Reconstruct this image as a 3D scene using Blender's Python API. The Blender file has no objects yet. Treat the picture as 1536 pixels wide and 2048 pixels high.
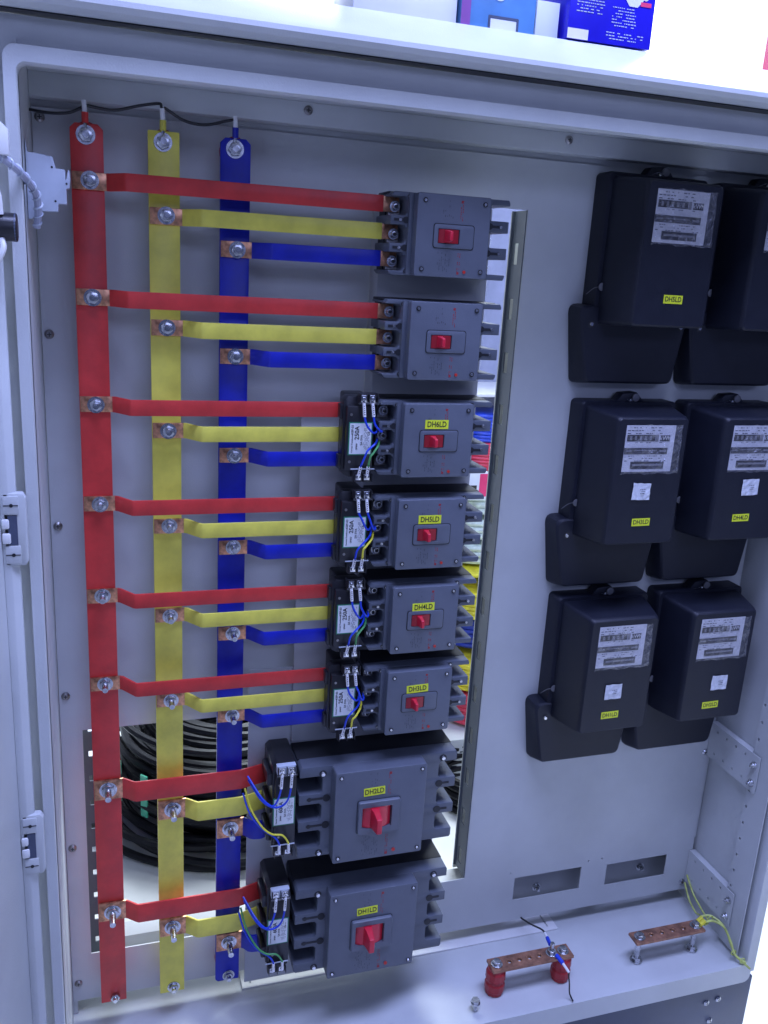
import bpy, bmesh, math, random
from mathutils import Vector, Matrix
S = bpy.context.scene
COL = S.collection
rnd = random.Random(7)
Z0 = 1.5                       # camera height above the shop floor

# ------------------------------------------------------------------ camera, world, lamps, exposure
cd = bpy.data.cameras.new('camera'); cam = bpy.data.objects.new('camera', cd); COL.objects.link(cam)
S.camera = cam
right = Vector((0.953125, -0.297267, 0.056428))
down = Vector((-0.027646, -0.271271, -0.962106))
fwd = Vector((0.301310, 0.915448, -0.266773))
cam.matrix_world = Matrix(((right.x, -down.x, -fwd.x, 0), (right.y, -down.y, -fwd.y, 0), (right.z, -down.z, -fwd.z, Z0), (0, 0, 0, 1)))
cd.sensor_fit = 'VERTICAL'; cd.sensor_height = 36; cd.lens = 30.68
cd.clip_start = 0.02; cd.clip_end = 100

w = bpy.data.worlds.new('World'); S.world = w; w.use_nodes = True
bg = w.node_tree.nodes['Background']
bg.inputs[0].default_value = (0.32, 0.42, 1.0, 1); bg.inputs[1].default_value = 0.17

def area(name, loc, target, sx, sy, power, color):
    l = bpy.data.lights.new(name, 'AREA'); l.shape = 'RECTANGLE'; l.size = sx; l.size_y = sy
    l.energy = power; l.color = color
    o = bpy.data.objects.new(name, l); COL.objects.link(o); o.location = loc
    o.rotation_euler = (Vector(target) - Vector(loc)).to_track_quat('-Z', 'Y').to_euler()
    return o
BL = (0.425, 0.505, 1.0)
area('overhead_light', (0.80, 0.62, 3.0), (0.70, 0.95, 0.3), 2.2, 0.45, 86, BL)
area('overhead_light', (0.9, -1.9, 2.6), (0.6, 1.2, 0.3), 2.0, 0.5, 17, BL)  # added fill from the camera side, not a fitting of the shop
area('overhead_light', (1.5, 3.0, 3.1), (0.9, 2.3, 0), 2.0, 1.0, 210, (0.80, 0.90, 1.0))
area('overhead_light', (1.6, 3.35, 3.2), (1.7, 4.2, 2.1), 3.0, 0.3, 110, (0.80, 0.88, 1.0))  # added light that only pushes the back wall to white

S.view_settings.view_transform = 'Standard'; S.view_settings.look = 'None'
S.view_settings.gamma = 1; S.view_settings.exposure = 0.0
S.view_settings.use_curve_mapping = False

# ------------------------------------------------------------------ materials
def mat(name, c, rough=0.5, metal=0.0, var=0.06, vscale=14, bump=0.0, bscale=400, spec=0.5, alpha=1.0, coat=0.0, dirt=None):
    m = bpy.data.materials.new(name); m.use_nodes = True
    nt = m.node_tree; N = nt.nodes; L = nt.links; b = N['Principled BSDF']
    b.inputs['Roughness'].default_value = rough; b.inputs['Metallic'].default_value = metal
    b.inputs['Specular IOR Level'].default_value = spec; b.inputs['Alpha'].default_value = alpha
    if coat: b.inputs['Coat Weight'].default_value = coat; b.inputs['Coat Roughness'].default_value = 0.2
    tc = N.new('ShaderNodeTexCoord'); nz = N.new('ShaderNodeTexNoise')
    nz.inputs['Scale'].default_value = vscale; nz.inputs['Detail'].default_value = 5; nz.inputs['Roughness'].default_value = 0.6
    L.new(tc.outputs['Object'], nz.inputs['Vector'])
    mx = N.new('ShaderNodeMix'); mx.data_type = 'RGBA'
    lo = tuple(max(0, v * (1 - var * 2)) for v in c); hi = tuple(min(1, v * (1 + var * 2)) for v in c)
    if dirt: lo = dirt
    mx.inputs[6].default_value = (*lo, 1); mx.inputs[7].default_value = (*hi, 1)
    rp = N.new('ShaderNodeValToRGB'); rp.color_ramp.elements[0].position = 0.3; rp.color_ramp.elements[1].position = 0.7
    L.new(nz.outputs['Fac'], rp.inputs['Fac']); L.new(rp.outputs['Color'], mx.inputs[0])
    L.new(mx.outputs[2], b.inputs['Base Color'])
    mr = N.new('ShaderNodeMapRange'); mr.inputs['To Min'].default_value = max(0.03, rough - 0.08); mr.inputs['To Max'].default_value = min(1, rough + 0.08)
    L.new(nz.outputs['Fac'], mr.inputs['Value']); L.new(mr.outputs['Result'], b.inputs['Roughness'])
    if bump:
        n2 = N.new('ShaderNodeTexNoise'); n2.inputs['Scale'].default_value = bscale; n2.inputs['Detail'].default_value = 3
        L.new(tc.outputs['Object'], n2.inputs['Vector'])
        bp = N.new('ShaderNodeBump'); bp.inputs['Strength'].default_value = bump; bp.inputs['Distance'].default_value = 0.001
        L.new(n2.outputs['Fac'], bp.inputs['Height']); L.new(bp.outputs['Normal'], b.inputs['Normal'])
    return m
M = {
 'coat': mat('powder_coat', (0.56, 0.58, 0.57), 0.42, var=0.035, vscale=7, bump=0.25, bscale=500),
 'galv': mat('backing_plate', (0.48, 0.49, 0.49), 0.45, var=0.03, vscale=6, bump=0.2, bscale=450),
 'upright': mat('shaded_upright_steel', (0.085, 0.10, 0.125), 0.5, var=0.03),  # dark base colour carries the shade on slot flange and left upright
 'plinth': mat('plinth_paint', (0.065, 0.08, 0.13), 0.45, bump=0.2),
 'red': mat('red_sleeve', (0.60, 0.038, 0.032), 0.42, var=0.09, vscale=26, bump=0.35, bscale=70),
 'yellow': mat('yellow_sleeve', (0.76, 0.68, 0.09), 0.42, var=0.08, vscale=24, bump=0.35, bscale=70),
 'blue': mat('blue_sleeve', (0.003, 0.012, 0.36), 0.42, var=0.12, vscale=24, bump=0.35, bscale=70),
 'copper': mat('copper', (0.62, 0.31, 0.17), 0.35, metal=0.85, var=0.25, vscale=90, dirt=(0.20, 0.09, 0.05)),
 'oldcopper': mat('aged_copper', (0.34, 0.165, 0.10), 0.45, metal=0.45, var=0.2, vscale=60, dirt=(0.15, 0.075, 0.05)),
 'steel': mat('zinc_steel', (0.56, 0.57, 0.58), 0.26, metal=1.0, var=0.2, vscale=120),
 'darksteel': mat('dull_screw', (0.32, 0.31, 0.30), 0.35, metal=0.9, var=0.15, vscale=120),
 'body': mat('breaker_grey', (0.098, 0.112, 0.140), 0.40, var=0.04, vscale=30, bump=0.25, bscale=900),
 'cover': mat('breaker_cover_grey', (0.116, 0.131, 0.163), 0.40, var=0.03, vscale=30, bump=0.25, bscale=900),
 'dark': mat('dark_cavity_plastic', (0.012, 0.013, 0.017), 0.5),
 'black': mat('black_plastic', (0.014, 0.014, 0.017), 0.33, bump=0.15, bscale=700),
 'meter': mat('meter_black', (0.012, 0.014, 0.024), 0.42, spec=0.35, var=0.05, vscale=40, bump=0.35, bscale=1100),
 'handle': mat('red_handle', (0.66, 0.018, 0.045), 0.32),
 'handledark': mat('red_shutter', (0.34, 0.010, 0.020), 0.4),
 'label': mat('yellow_tape', (0.78, 0.86, 0.03), 0.5, var=0.02),
 'ink': mat('black_ink', (0.02, 0.02, 0.02), 0.6),
 'inkred': mat('red_ink', (0.30, 0.02, 0.03), 0.55),
 'inkgrey': mat('faint_grey_ink', (0.065, 0.070, 0.088), 0.5),
 'sticker': mat('white_sticker', (0.74, 0.77, 0.78), 0.4, var=0.02),
 'green': mat('green_border', (0.02, 0.22, 0.11), 0.4),
 'white': mat('white_plastic', (0.78, 0.78, 0.76), 0.35, var=0.02),
 'sleeve': mat('white_sleeve', (0.80, 0.80, 0.80), 0.4, var=0.03),
 'wblue': mat('blue_wire', (0.01, 0.05, 0.55), 0.35),
 'wgreen': mat('green_wire', (0.08, 0.32, 0.10), 0.4),
 'wyel': mat('yellow_wire', (0.75, 0.68, 0.05), 0.4),
 'wblack': mat('black_wire', (0.01, 0.01, 0.012), 0.35),
 'insul': mat('red_insulator', (0.42, 0.025, 0.03), 0.38),
 'plate': mat('meter_faceplate', (0.52, 0.52, 0.56), 0.35, var=0.06, vscale=80),
 'platedark': mat('meter_window_dark', (0.018, 0.018, 0.024), 0.35, var=0.2, vscale=150),
 'platemid': mat('meter_digit_grey', (0.17, 0.17, 0.19), 0.4),
 'floor': mat('shop_floor_tile', (0.80, 0.81, 0.80), 0.25, var=0.05, vscale=3),
 'wall': mat('shop_wall', (0.85, 0.86, 0.86), 0.7, var=0.02),
 'cable': mat('black_cable', (0.010, 0.010, 0.013), 0.42, var=0.2, spec=0.3),
 'tape': mat('green_tie', (0.05, 0.40, 0.25), 0.5),
 'paper': mat('paper_tag', (0.66, 0.68, 0.72), 0.8, var=0.08, vscale=160, bump=0.6, bscale=120),
 'lead': mat('seal_lead', (0.20, 0.20, 0.21), 0.5, metal=0.5),
 'lampblue': mat('lamp_box_blue', (0.02, 0.015, 0.55), 0.3),
 'teal': mat('teal_box', (0.10, 0.25, 0.48), 0.3, var=0.25, vscale=5),
 'pink': mat('pink_box', (0.80, 0.05, 0.16), 0.4),
 'purple': mat('violet_box', (0.25, 0.08, 0.30), 0.4),
 'creel': mat('pale_blue_glass', (0.50, 0.55, 0.62), 0.3),
 'silver': mat('terminal_silver', (0.85, 0.86, 0.88), 0.18, metal=1.0, var=0.25, vscale=300),
}
def film():
    m = bpy.data.materials.new('clear_film'); m.use_nodes = True
    nt = m.node_tree; N = nt.nodes; L = nt.links; N.remove(N['Principled BSDF'])
    t = N.new('ShaderNodeBsdfTransparent'); g = N.new('ShaderNodeBsdfGlossy'); g.inputs['Roughness'].default_value = 0.12
    d = N.new('ShaderNodeBsdfDiffuse'); d.inputs['Color'].default_value = (0.7, 0.7, 0.75, 1)
    mx = N.new('ShaderNodeMixShader'); mx2 = N.new('ShaderNodeMixShader'); mx.inputs[0].default_value = 0.5
    tc = N.new('ShaderNodeTexCoord'); nz = N.new('ShaderNodeTexNoise'); nz.inputs['Scale'].default_value = 55; nz.inputs['Detail'].default_value = 4; nz.inputs['Distortion'].default_value = 1.5
    L.new(tc.outputs['Object'], nz.inputs['Vector'])
    bp = N.new('ShaderNodeBump'); bp.inputs['Strength'].default_value = 1.0; bp.inputs['Distance'].default_value = 0.004
    L.new(nz.outputs['Fac'], bp.inputs['Height']); L.new(bp.outputs['Normal'], g.inputs['Normal'])
    mr = N.new('ShaderNodeMapRange'); mr.inputs['From Min'].default_value = 0.35; mr.inputs['From Max'].default_value = 0.75; mr.inputs['To Min'].default_value = 0.05; mr.inputs['To Max'].default_value = 0.30
    L.new(nz.outputs['Fac'], mr.inputs['Value']); L.new(mr.outputs['Result'], mx2.inputs[0])
    L.new(g.outputs[0], mx.inputs[1]); L.new(d.outputs[0], mx.inputs[2])
    L.new(t.outputs[0], mx2.inputs[1]); L.new(mx.outputs[0], mx2.inputs[2])
    L.new(mx2.outputs[0], N['Material Output'].inputs['Surface'])
    return m
M['film'] = film()

# ------------------------------------------------------------------ mesh helpers
class MB:
    def __init__(s): s.bm = bmesh.new()
    def box(s, x0, x1, y0, y1, z0, z1):
        v = [s.bm.verts.new(p) for p in ((x0,y0,z0),(x1,y0,z0),(x1,y1,z0),(x0,y1,z0),(x0,y0,z1),(x1,y0,z1),(x1,y1,z1),(x0,y1,z1))]
        for f in ((0,1,5,4),(1,2,6,5),(2,3,7,6),(3,0,4,7),(4,5,6,7),(3,2,1,0)): s.bm.faces.new([v[i] for i in f])
        return s
    def frustum(s, a, b):      # a,b = (x0,x1,z0,z1,y): rectangle a at back, b at front
        A = [(a[0],a[4],a[2]),(a[1],a[4],a[2]),(a[1],a[4],a[3]),(a[0],a[4],a[3])]
        B = [(b[0],b[4],b[2]),(b[1],b[4],b[2]),(b[1],b[4],b[3]),(b[0],b[4],b[3])]
        return s.loft([A, B])
    def loft(s, rings):
        R = [[s.bm.verts.new(p) for p in r] for r in rings]; n = len(R[0])
        for a, b in zip(R, R[1:]):
            for i in range(n): s.bm.faces.new((a[i], a[(i+1)%n], b[(i+1)%n], b[i]))
        s.bm.faces.new(R[0][::-1]); s.bm.faces.new(R[-1]); return s
    def prism(s, pts, y0, y1):  # polygon in (x,z) extruded along y
        return s.loft([[(p[0], y0, p[1]) for p in pts], [(p[0], y1, p[1]) for p in pts]])
    def prismx(s, pts, x0, x1): # polygon in (y,z)
        return s.loft([[(x0, p[0], p[1]) for p in pts], [(x1, p[0], p[1]) for p in pts]])
    def prismz(s, pts, z0, z1): # polygon in (x,y)
        return s.loft([[(p[0], p[1], z0) for p in pts], [(p[0], p[1], z1) for p in pts]])
    def cyl(s, p, axis, r, h, n=16, r2=None, rot=0):
        ax = Vector(axis).normalized(); u = ax.orthogonal().normalized(); v = ax.cross(u)
        if abs(ax.y) > 0.99: u = Vector((1,0,0)); v = ax.cross(u)
        p = Vector(p); r2 = r if r2 is None else r2
        rr = []
        for q, rad in ((p, r), (p + ax*h, r2)):
            rr.append([tuple(q + u*math.cos(rot+2*math.pi*i/n)*rad + v*math.sin(rot+2*math.pi*i/n)*rad) for i in range(n)])
        return s.loft(rr)
    def tube(s, pts, r, n=8, sub=6, flat=1.0):
        P = [Vector(p) for p in pts]; Q = []
        if len(P) > 2 and sub > 1:
            E = [P[0]*2-P[1]] + P + [P[-1]*2-P[-2]]
            for i in range(1, len(E)-2):
                for k in range(sub):
                    t = k/sub; a,b,c,d = E[i-1],E[i],E[i+1],E[i+2]
                    Q.append(0.5*((2*b)+(c-a)*t+(2*a-5*b+4*c-d)*t*t+(3*b-a-3*c+d)*t**3))
            Q.append(P[-1])
        else: Q = P
        rings = []; u = None
        for i, q in enumerate(Q):
            t = (Q[min(i+1,len(Q)-1)] - Q[max(i-1,0)]).normalized()
            u = t.orthogonal().normalized() if u is None else (u - t*u.dot(t)).normalized()
            v = t.cross(u)
            rings.append([tuple(q + u*math.cos(2*math.pi*k/n)*r + v*math.sin(2*math.pi*k/n)*r*flat) for k in range(n)])
        return s.loft(rings)
    def torus(s, c, R, r, ax='z', n=48, m=8, flat=1.0, jit=0):
        rings = []; ph = rnd.random()*6
        for i in range(n):
            a = 2*math.pi*i/n; rr = R*(1+jit*math.sin(2*a+ph)+jit*.6*math.sin(3*a+ph*2)); ring = []
            for k in range(m):
                b = 2*math.pi*k/m; rad = rr + r*math.cos(b); h = r*flat*math.sin(b) + jit*R*0.3*math.sin(a*2+ph)
                x, y = rad*math.cos(a), rad*math.sin(a)
                ring.append({'z': (c[0]+x, c[1]+y, c[2]+h), 'y': (c[0]+x, c[1]+h, c[2]+y), 'x': (c[0]+h, c[1]+x, c[2]+y)}[ax])
            rings.append(ring)
        R_ = [[s.bm.verts.new(p) for p in q] for q in rings]
        for i in range(n):
            a, b = R_[i], R_[(i+1)%n]
            for k in range(m): s.bm.faces.new((a[k], a[(k+1)%m], b[(k+1)%m], b[k]))
        return s
    def holed(s, x0, x1, z0, z1, holes, y0, y1, plane='xz'):
        xs = sorted({x0, x1, *[h[0] for h in holes], *[h[1] for h in holes]}); zs = sorted({z0, z1, *[h[2] for h in holes], *[h[3] for h in holes]})
        def solid(i, j):
            if i < 0 or j < 0 or i >= len(xs)-1 or j >= len(zs)-1: return False
            cx = (xs[i]+xs[i+1])/2; cz = (zs[j]+zs[j+1])/2
            return not any(h[0] < cx < h[1] and h[2] < cz < h[3] for h in holes)
        V = {}
        def vt(i, j, k):
            if (i,j,k) not in V:
                y = (y0, y1)[k]
                V[i,j,k] = s.bm.verts.new((xs[i], y, zs[j]) if plane == 'xz' else (y, xs[i], zs[j]) if plane == 'yz' else (xs[i], zs[j], y))
            return V[i,j,k]
        for i in range(len(xs)-1):
            for j in range(len(zs)-1):
                if not solid(i, j): continue
                s.bm.faces.new((vt(i,j,0), vt(i+1,j,0), vt(i+1,j+1,0), vt(i,j+1,0)))
                s.bm.faces.new((vt(i,j,1), vt(i,j+1,1), vt(i+1,j+1,1), vt(i+1,j,1)))
                for di, dj, e in ((-1,0,((i,j),(i,j+1))), (1,0,((i+1,j),(i+1,j+1))), (0,-1,((i,j),(i+1,j))), (0,1,((i,j+1),(i+1,j+1)))):
                    if not solid(i+di, j+dj):
                        (a,b),(c,d) = e; s.bm.faces.new((vt(a,b,0), vt(c,d,0), vt(c,d,1), vt(a,b,1)))
        return s
    def build(s, name, m, parent=None, bevel=0, seg=2, loc=(0,0,0), rot=None, smooth=True, ang=35):
        bm = s.bm
        bmesh.ops.recalc_face_normals(bm, faces=bm.faces)
        if bevel:
            ed = [e for e in bm.edges if len(e.link_faces) == 2 and e.calc_face_angle(0) > 0.5]
            bmesh.ops.bevel(bm, geom=ed, offset=bevel, segments=seg, affect='EDGES', clamp_overlap=True, profile=0.5)
        me = bpy.data.meshes.new(name); bm.to_mesh(me); bm.free()
        me.materials.append(M[m] if isinstance(m, str) else m)
        if smooth: me.shade_smooth(); me.set_sharp_from_angle(angle=math.radians(ang))
        o = bpy.data.objects.new(name, me); COL.objects.link(o)
        if parent is not None: o.parent = parent
        o.location = loc
        if rot: o.rotation_euler = rot
        return o
def thing(name, label, cat, loc=(0,0,0), group=None, rot=(0,0,0)):
    o = bpy.data.objects.new(name, None); COL.objects.link(o); o.empty_display_size = 0.05
    o.location = loc; o.rotation_euler = rot; tag(o, label, cat, group); return o
def tag(o, label, cat, group=None, kind=None):
    if label: o['label'] = label
    if cat: o['category'] = cat
    if group: o['group'] = group
    if kind: o['kind'] = kind
    return o
def copy_thing(src, loc, label, group=None):
    c = src.copy(); COL.objects.link(c); c.location = loc; c['label'] = label
    if group: c['group'] = group
    def rec(a, b):
        for ch in [o for o in list(bpy.data.objects) if o.parent == a]:
            k = ch.copy(); COL.objects.link(k); k.parent = b; rec(ch, k)
    rec(src, c); return c
_font = {}
def text(s, size, m, parent, loc, rot=(math.pi/2, 0, 0), name='lettering', sx=1.0, align='CENTER', bold=0.0):
    cu = bpy.data.curves.new('lettering', 'FONT'); cu.body = s; cu.size = size; cu.align_x = align; cu.align_y = 'CENTER'
    cu.extrude = 0.00012; cu.offset = bold; cu.resolution_u = 3
    tmp = bpy.data.objects.new('tmp', cu); COL.objects.link(tmp)
    bpy.context.view_layer.update()
    me = bpy.data.meshes.new_from_object(tmp.evaluated_get(bpy.context.evaluated_depsgraph_get()))
    bpy.data.objects.remove(tmp); bpy.data.curves.remove(cu)
    me.materials.clear(); me.materials.append(M[m])
    o = bpy.data.objects.new(name, me); COL.objects.link(o); o.parent = parent; o.location = loc; o.rotation_euler = rot; o.scale = (sx, 1, 1)
    return o
def rr(x0, x1, z0, z1, r, n=4):   # rounded rectangle points
    out = []
    for cx, cz, a0 in ((x1-r, z1-r, 0), (x0+r, z1-r, 90), (x0+r, z0+r, 180), (x1-r, z0+r, 270)):
        for k in range(n+1):
            a = math.radians(a0 + 90*k/n); out.append((cx+r*math.cos(a), cz+r*math.sin(a)))
    return out
def zz(v): return v + Z0
FY = (0, -1, 0)

def hexbolt(parent, x, y, z, r=0.0095, stud=0.012, washer=True, cross=False, sname='bolt'):
    """bolt seen from the front: washer, hex nut or head, projecting stud"""
    b = MB().cyl((x, y, z), FY, r*0.86, 0.0065, 6, rot=rnd.random()).build(sname, 'steel', parent, bevel=0.0006)
    if washer: MB().cyl((x, y+0.0003, z), FY, r*1.14, 0.0018, 24).build('washer', 'steel', b)
    if stud: MB().cyl((x, y-0.006, z), FY, r*0.46, stud, 14, r2=r*0.40).build('threaded_stud', 'steel', b)
    return b
def screwhead(parent, x, y, z, r, m='steel', name='screw', axis=FY):
    ax = Vector(axis)
    mb = MB(); p = Vector((x, y, z))
    mb.cyl(p, axis, r, r*0.25, 14); mb.cyl(p + ax*r*0.25, axis, r, r*0.35, 14, r2=r*0.55)
    o = mb.build(name, m, parent)
    d = MB(); q = p + ax*r*0.55
    if abs(ax.y) > .5:
        d.box(q.x-r*.45, q.x+r*.45, q.y-0.0004, q.y+r*.2, q.z-r*.1, q.z+r*.1); d.box(q.x-r*.1, q.x+r*.1, q.y-0.0006, q.y+r*.2, q.z-r*.45, q.z+r*.45)
    else:
        d.box(q.x-0.0004, q.x+r*.2, q.y-r*.45, q.y+r*.45, q.z-r*.1, q.z+r*.1); d.box(q.x-0.0006, q.x+r*.2, q.y-r*.1, q.y+r*.1, q.z-r*.45, q.z+r*.45)
    d.build('cross_slot', 'dark', o)
    return o

# ------------------------------------------------------------------ setting: floor, wall behind
tag(MB().box(-4, 6, -3, 5, -0.05, 0).build('floor', 'floor', smooth=False), None, None, kind='structure')
wl = thing('shop_wall', 'plain white shop wall far behind the cabinet, mostly overexposed', 'wall', (0, 4.2, 0))
MB().box(-4, 6, 0, 0.1, 0, 3.4).build('wall_face', 'wall', wl, smooth=False)

# ------------------------------------------------------------------ cabinet
YB, YF = 1.25, 1.067
cab = thing('electrical_cabinet', 'large pale grey sheet steel switchboard cabinet with its door open, holding busbars and breakers', 'cabinet', (0, 0, 0))
XL, XR = -0.0774, 1.118
FL = zz(-1.217)
# back panel with cutouts
bp_ = MB().holed(-0.0765, 1.112, zz(-1.189), zz(0.170), [(-0.046, 0.46, zz(-1.10), zz(-0.693)), (0.46, 0.610, zz(-1.075), zz(0.098)),
      (0.7143, 0.857, zz(-1.143), zz(-1.093)), (0.914, 1.052, zz(-1.146), zz(-1.098)),
      (0.703, 0.705, zz(-1.082), zz(-1.080)), (0.8695, 0.8725, zz(-1.0835), zz(-1.0805)), (0.899, 0.902, zz(-1.083), zz(-1.080))], YB, YB+0.002)
back = bp_.build('back_panel', 'coat', cab, smooth=False)
# bent back flange of slot with punched holes
fl = MB(); hs = []
z = zz(-1.06)
k = 0
while z < zz(0.03):
    hs.append((YB+0.020, YB+0.034, z, z+0.032)); z += 0.083
fl.holed(YB+0.002, YB+0.044, zz(-1.075), zz(0.098), hs, 0.6085, 0.6105, 'yz')
fl.box(0.6045, 0.6085, YB+0.042, YB+0.044, zz(-1.075), zz(0.098))
fl.build('slot_flange', 'upright', back, smooth=False)
# roof, sides, cabinet floor
MB().box(XL-0.002, XR+0.002, YF+0.012, YB+0.09, zz(0.206), zz(0.209)).build('roof_panel', 'coat', cab, smooth=False)
MB().box(XL, XR, YB+0.004, YB+0.006, zz(0.100), zz(0.2055)).box(XL, -0.070, YB+0.004, YB+0.006, zz(-1.2175), zz(0.0995)).box(0.612, XR, YB+0.004, YB+0.006, zz(-1.07), zz(0.0995)).build('light_seal_sheet', 'coat', cab, smooth=False)  # added sheets that stop light leaking in around the back panel
rb = MB().box(XL, XR, YB-0.028, YB-0.002, zz(0.178), zz(0.206)).build('roof_beam', 'coat', cab, bevel=0.001)
MB().box(XL-0.0015, XL, YF+0.004, YB+0.09, zz(-1.22), zz(0.209)).build('side_panel', 'coat', cab, smooth=False)
MB().box(XR+0.0006, XR+0.0025, YF+0.004, YB+0.09, zz(-1.22), zz(0.209)).build('side_panel', 'coat', cab, smooth=False)
MB().box(XL, XR, YF+0.004, YB+0.09, FL-0.004, FL-0.0012).build('base_tray', 'coat', cab, smooth=False)
# front lip frame (one continuous rim with rounded corners)
def rimloop(x0, x1, z0, z1, r, n=6): return rr(x0, x1, z0, z1, r, n)
mb = MB(); inner = rimloop(XL, XR, FL, zz(0.186), 0.010); outer = rimloop(XL-0.014, XR+0.014, FL-0.040, zz(0.2035), 0.014)
def ring_loft(mb, loops):
    R_ = [[mb.bm.verts.new(p) for p in l] for l in loops]; n = len(R_[0])
    for a, b in zip(R_, R_[1:]+R_[:1]):
        for i in range(n): mb.bm.faces.new((a[i], a[(i+1)%n], b[(i+1)%n], b[i]))
i2 = rimloop(XL-0.0015, XR+0.0015, FL-0.0005, zz(0.1875), 0.010)
ring_loft(mb, [[(p[0], YF+0.016, p[1]) for p in inner], [(p[0], YF+0.003, p[1]) for p in inner], [(p[0], YF, p[1]) for p in i2],
               [(p[0], YF, p[1]) for p in outer], [(p[0], YF+0.018, p[1]) for p in outer]])
MBobj = mb.build('front_rim', 'coat', cab, ang=50)
# gutter channel round the rim, then canopy fascia
ch = MB()
ch.box(-0.32, XR+0.2, YF+0.018, YF+0.020, zz(0.19), zz(0.2345))
ch.box(XL-0.034, XL-0.010, YF+0.018, YF+0.020, zz(-1.255), zz(0.19))
ch.box(XR+0.008, XR+0.04, YF+0.018, YF+0.020, zz(-1.255), zz(0.19))
ch.build('gutter_channel', 'coat', cab, smooth=False)
MB().box(-0.33, XR+0.21, YF-0.0005, YF+0.03, zz(0.2352), zz(0.2362)).build('canopy_seam', 'dark', cab, smooth=False)
can = [(YF+0.02, 0.2368), (YF-0.012, 0.2368), (YF-0.021, 0.2395), (YF-0.025, 0.245), (YF-0.0245, 0.2505), (YF-0.018, 0.2555), (YF+0.040, 0.2885), (YF+0.060, 0.2995), (YF+0.34, 0.3025), (YF+0.34, 0.28), (YF+0.05, 0.26)]
MB().prismx([(a, zz(b)) for a, b in can], -0.34, XR+0.22).build('roof_canopy', 'coat', cab, ang=25)
# plinth
pl = MB().box(-0.1, 1.150, YF+0.010, YF+0.05, zz(-1.42), zz(-1.2575)).build('plinth', 'plinth', cab, bevel=0.002)
for px_, pz_ in ((1.051, -1.297), (1.077, -1.294), (1.066, -1.342)): screwhead(pl, px_, YF+0.010, zz(pz_), 0.006)
# gland plate on the tray floor
gp = MB().holed(0.1995, 0.813, 1.236, 1.325, [(0.2125, 0.216, 1.245, 1.288), (0.793, 0.7965, 1.245, 1.288)], FL-0.0006, FL+0.0022, 'xy').build('gland_plate', 'white', cab, smooth=False)
for px_ in (0.214, 0.795): screwhead(gp, px_, 1.287, FL+0.0036, 0.006, 'darksteel', axis=(0,0,1)) if False else hexbolt(gp, px_, 1.30, FL+0.012, 0.006, 0, False)
# rear cross beam seen through the cutout, left perforated upright
MB().box(XL, XR, 1.30, 1.335, zz(-1.2178), zz(-1.120)).build('rear_beam', 'galv', cab, bevel=0.001)
hs = []; z = zz(-1.105)
while z < zz(-0.66): hs.append((-0.0435+0.004, -0.0435+0.0145, z, z+0.010)); z += 0.0434
MB().holed(-0.0520, -0.0265, zz(-1.19), zz(0.15), hs, 1.2815, 1.2835).build('perforated_upright', 'upright', cab, smooth=False)
# plates carrying the breakers
sp = MB().box(0.3685, 0.5345, 1.210, 1.212, zz(-0.727), zz(0.092)).box(0.3685, 0.3705, 1.212, 1.249, zz(-0.727), zz(0.092)).box(0.2665, 0.3685, 1.210, 1.212, zz(-0.727), zz(-0.20)).box(0.2665, 0.5345, 1.212, 1.240, zz(-0.727), zz(-0.725))
sp.build('breaker_plate', 'galv', cab, bevel=0.0005)
MB().box(0.1990, 0.524, 1.216, 1.218, zz(-1.182), zz(-0.60)).build('breaker_plate', 'galv', cab, smooth=False)
# panel screws
for sx, sz in ((-0.0755,0.1585),(-0.0735,-0.1065),(-0.0733,-0.371),(-0.0727,-0.634),(-0.0727,-0.896),(-0.0730,-1.154)):
    screwhead(back, max(sx, -0.0675), YB, zz(sz), 0.0062, 'darksteel')
for sx, sz in ((1.100,-0.872),(1.098,-1.170),(0.372,-0.262)): screwhead(back, sx, YB, zz(sz), 0.0065, 'steel')
for sx, sz in ((0.265, 0.196), (0.650, 0.196)): screwhead(rb, sx, YB-0.028, zz(sz), 0.006, 'darksteel')
for sz in (-0.355, -0.508, -0.652):
    MB().cyl((0.2800, 1.247, zz(sz)), FY, 0.008, 0.018, 16).build('panel_stud', 'steel', back)
for a, b in ((0.792, -1.165), (1.03, -1.160)): hexbolt(cab, a, 1.2995, zz(b), 0.008, 0.006, sname='rear_bolt')
MB().box(0.625, 1.1175, 1.337, 1.34, zz(-1.119), zz(0.1)).build('rear_panel', 'galv', cab, smooth=False)
# right wall: perforated upright + two perforated brackets
hs = []; z = zz(-1.16)
while z < zz(0.12): hs.append((1.1275, 1.1320, z, z+0.0055)); z += 0.0345
MB().holed(1.084, 1.136, zz(-1.21), zz(0.17), hs, 1.108, 1.110, 'yz').build('side_upright', 'coat', cab, smooth=False)
MB().box(1.110, 1.1175, 1.134, 1.136, zz(-1.21), zz(0.17)).build('upright_return', 'coat', cab, smooth=False)
for zc in (-0.842, -1.132, -0.345):
    hs = [(1.148+0.026*i, 1.152+0.026*i, zz(zc)+dz, zz(zc)+dz+0.0042) for i in range(4) for dz in (0.022, -0.024)]
    br = MB().holed(1.113, 1.249, zz(zc-0.036), zz(zc+0.036), hs, 1.104, 1.1055, 'yz')
    br.box(1.1055, 1.1175, 1.137, 1.249, zz(zc+0.0345), zz(zc+0.036))
    br = br.build('side_bracket', 'coat', cab, smooth=False)
    for dz in (0.016, -0.02): hexbolt(br, 0, 0, 0, 0.0065, 0.004).matrix_local = Matrix.Translation((1.104, 1.124, zz(zc+dz))) @ Matrix.Rotation(-math.pi/2, 4, 'Z')
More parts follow.
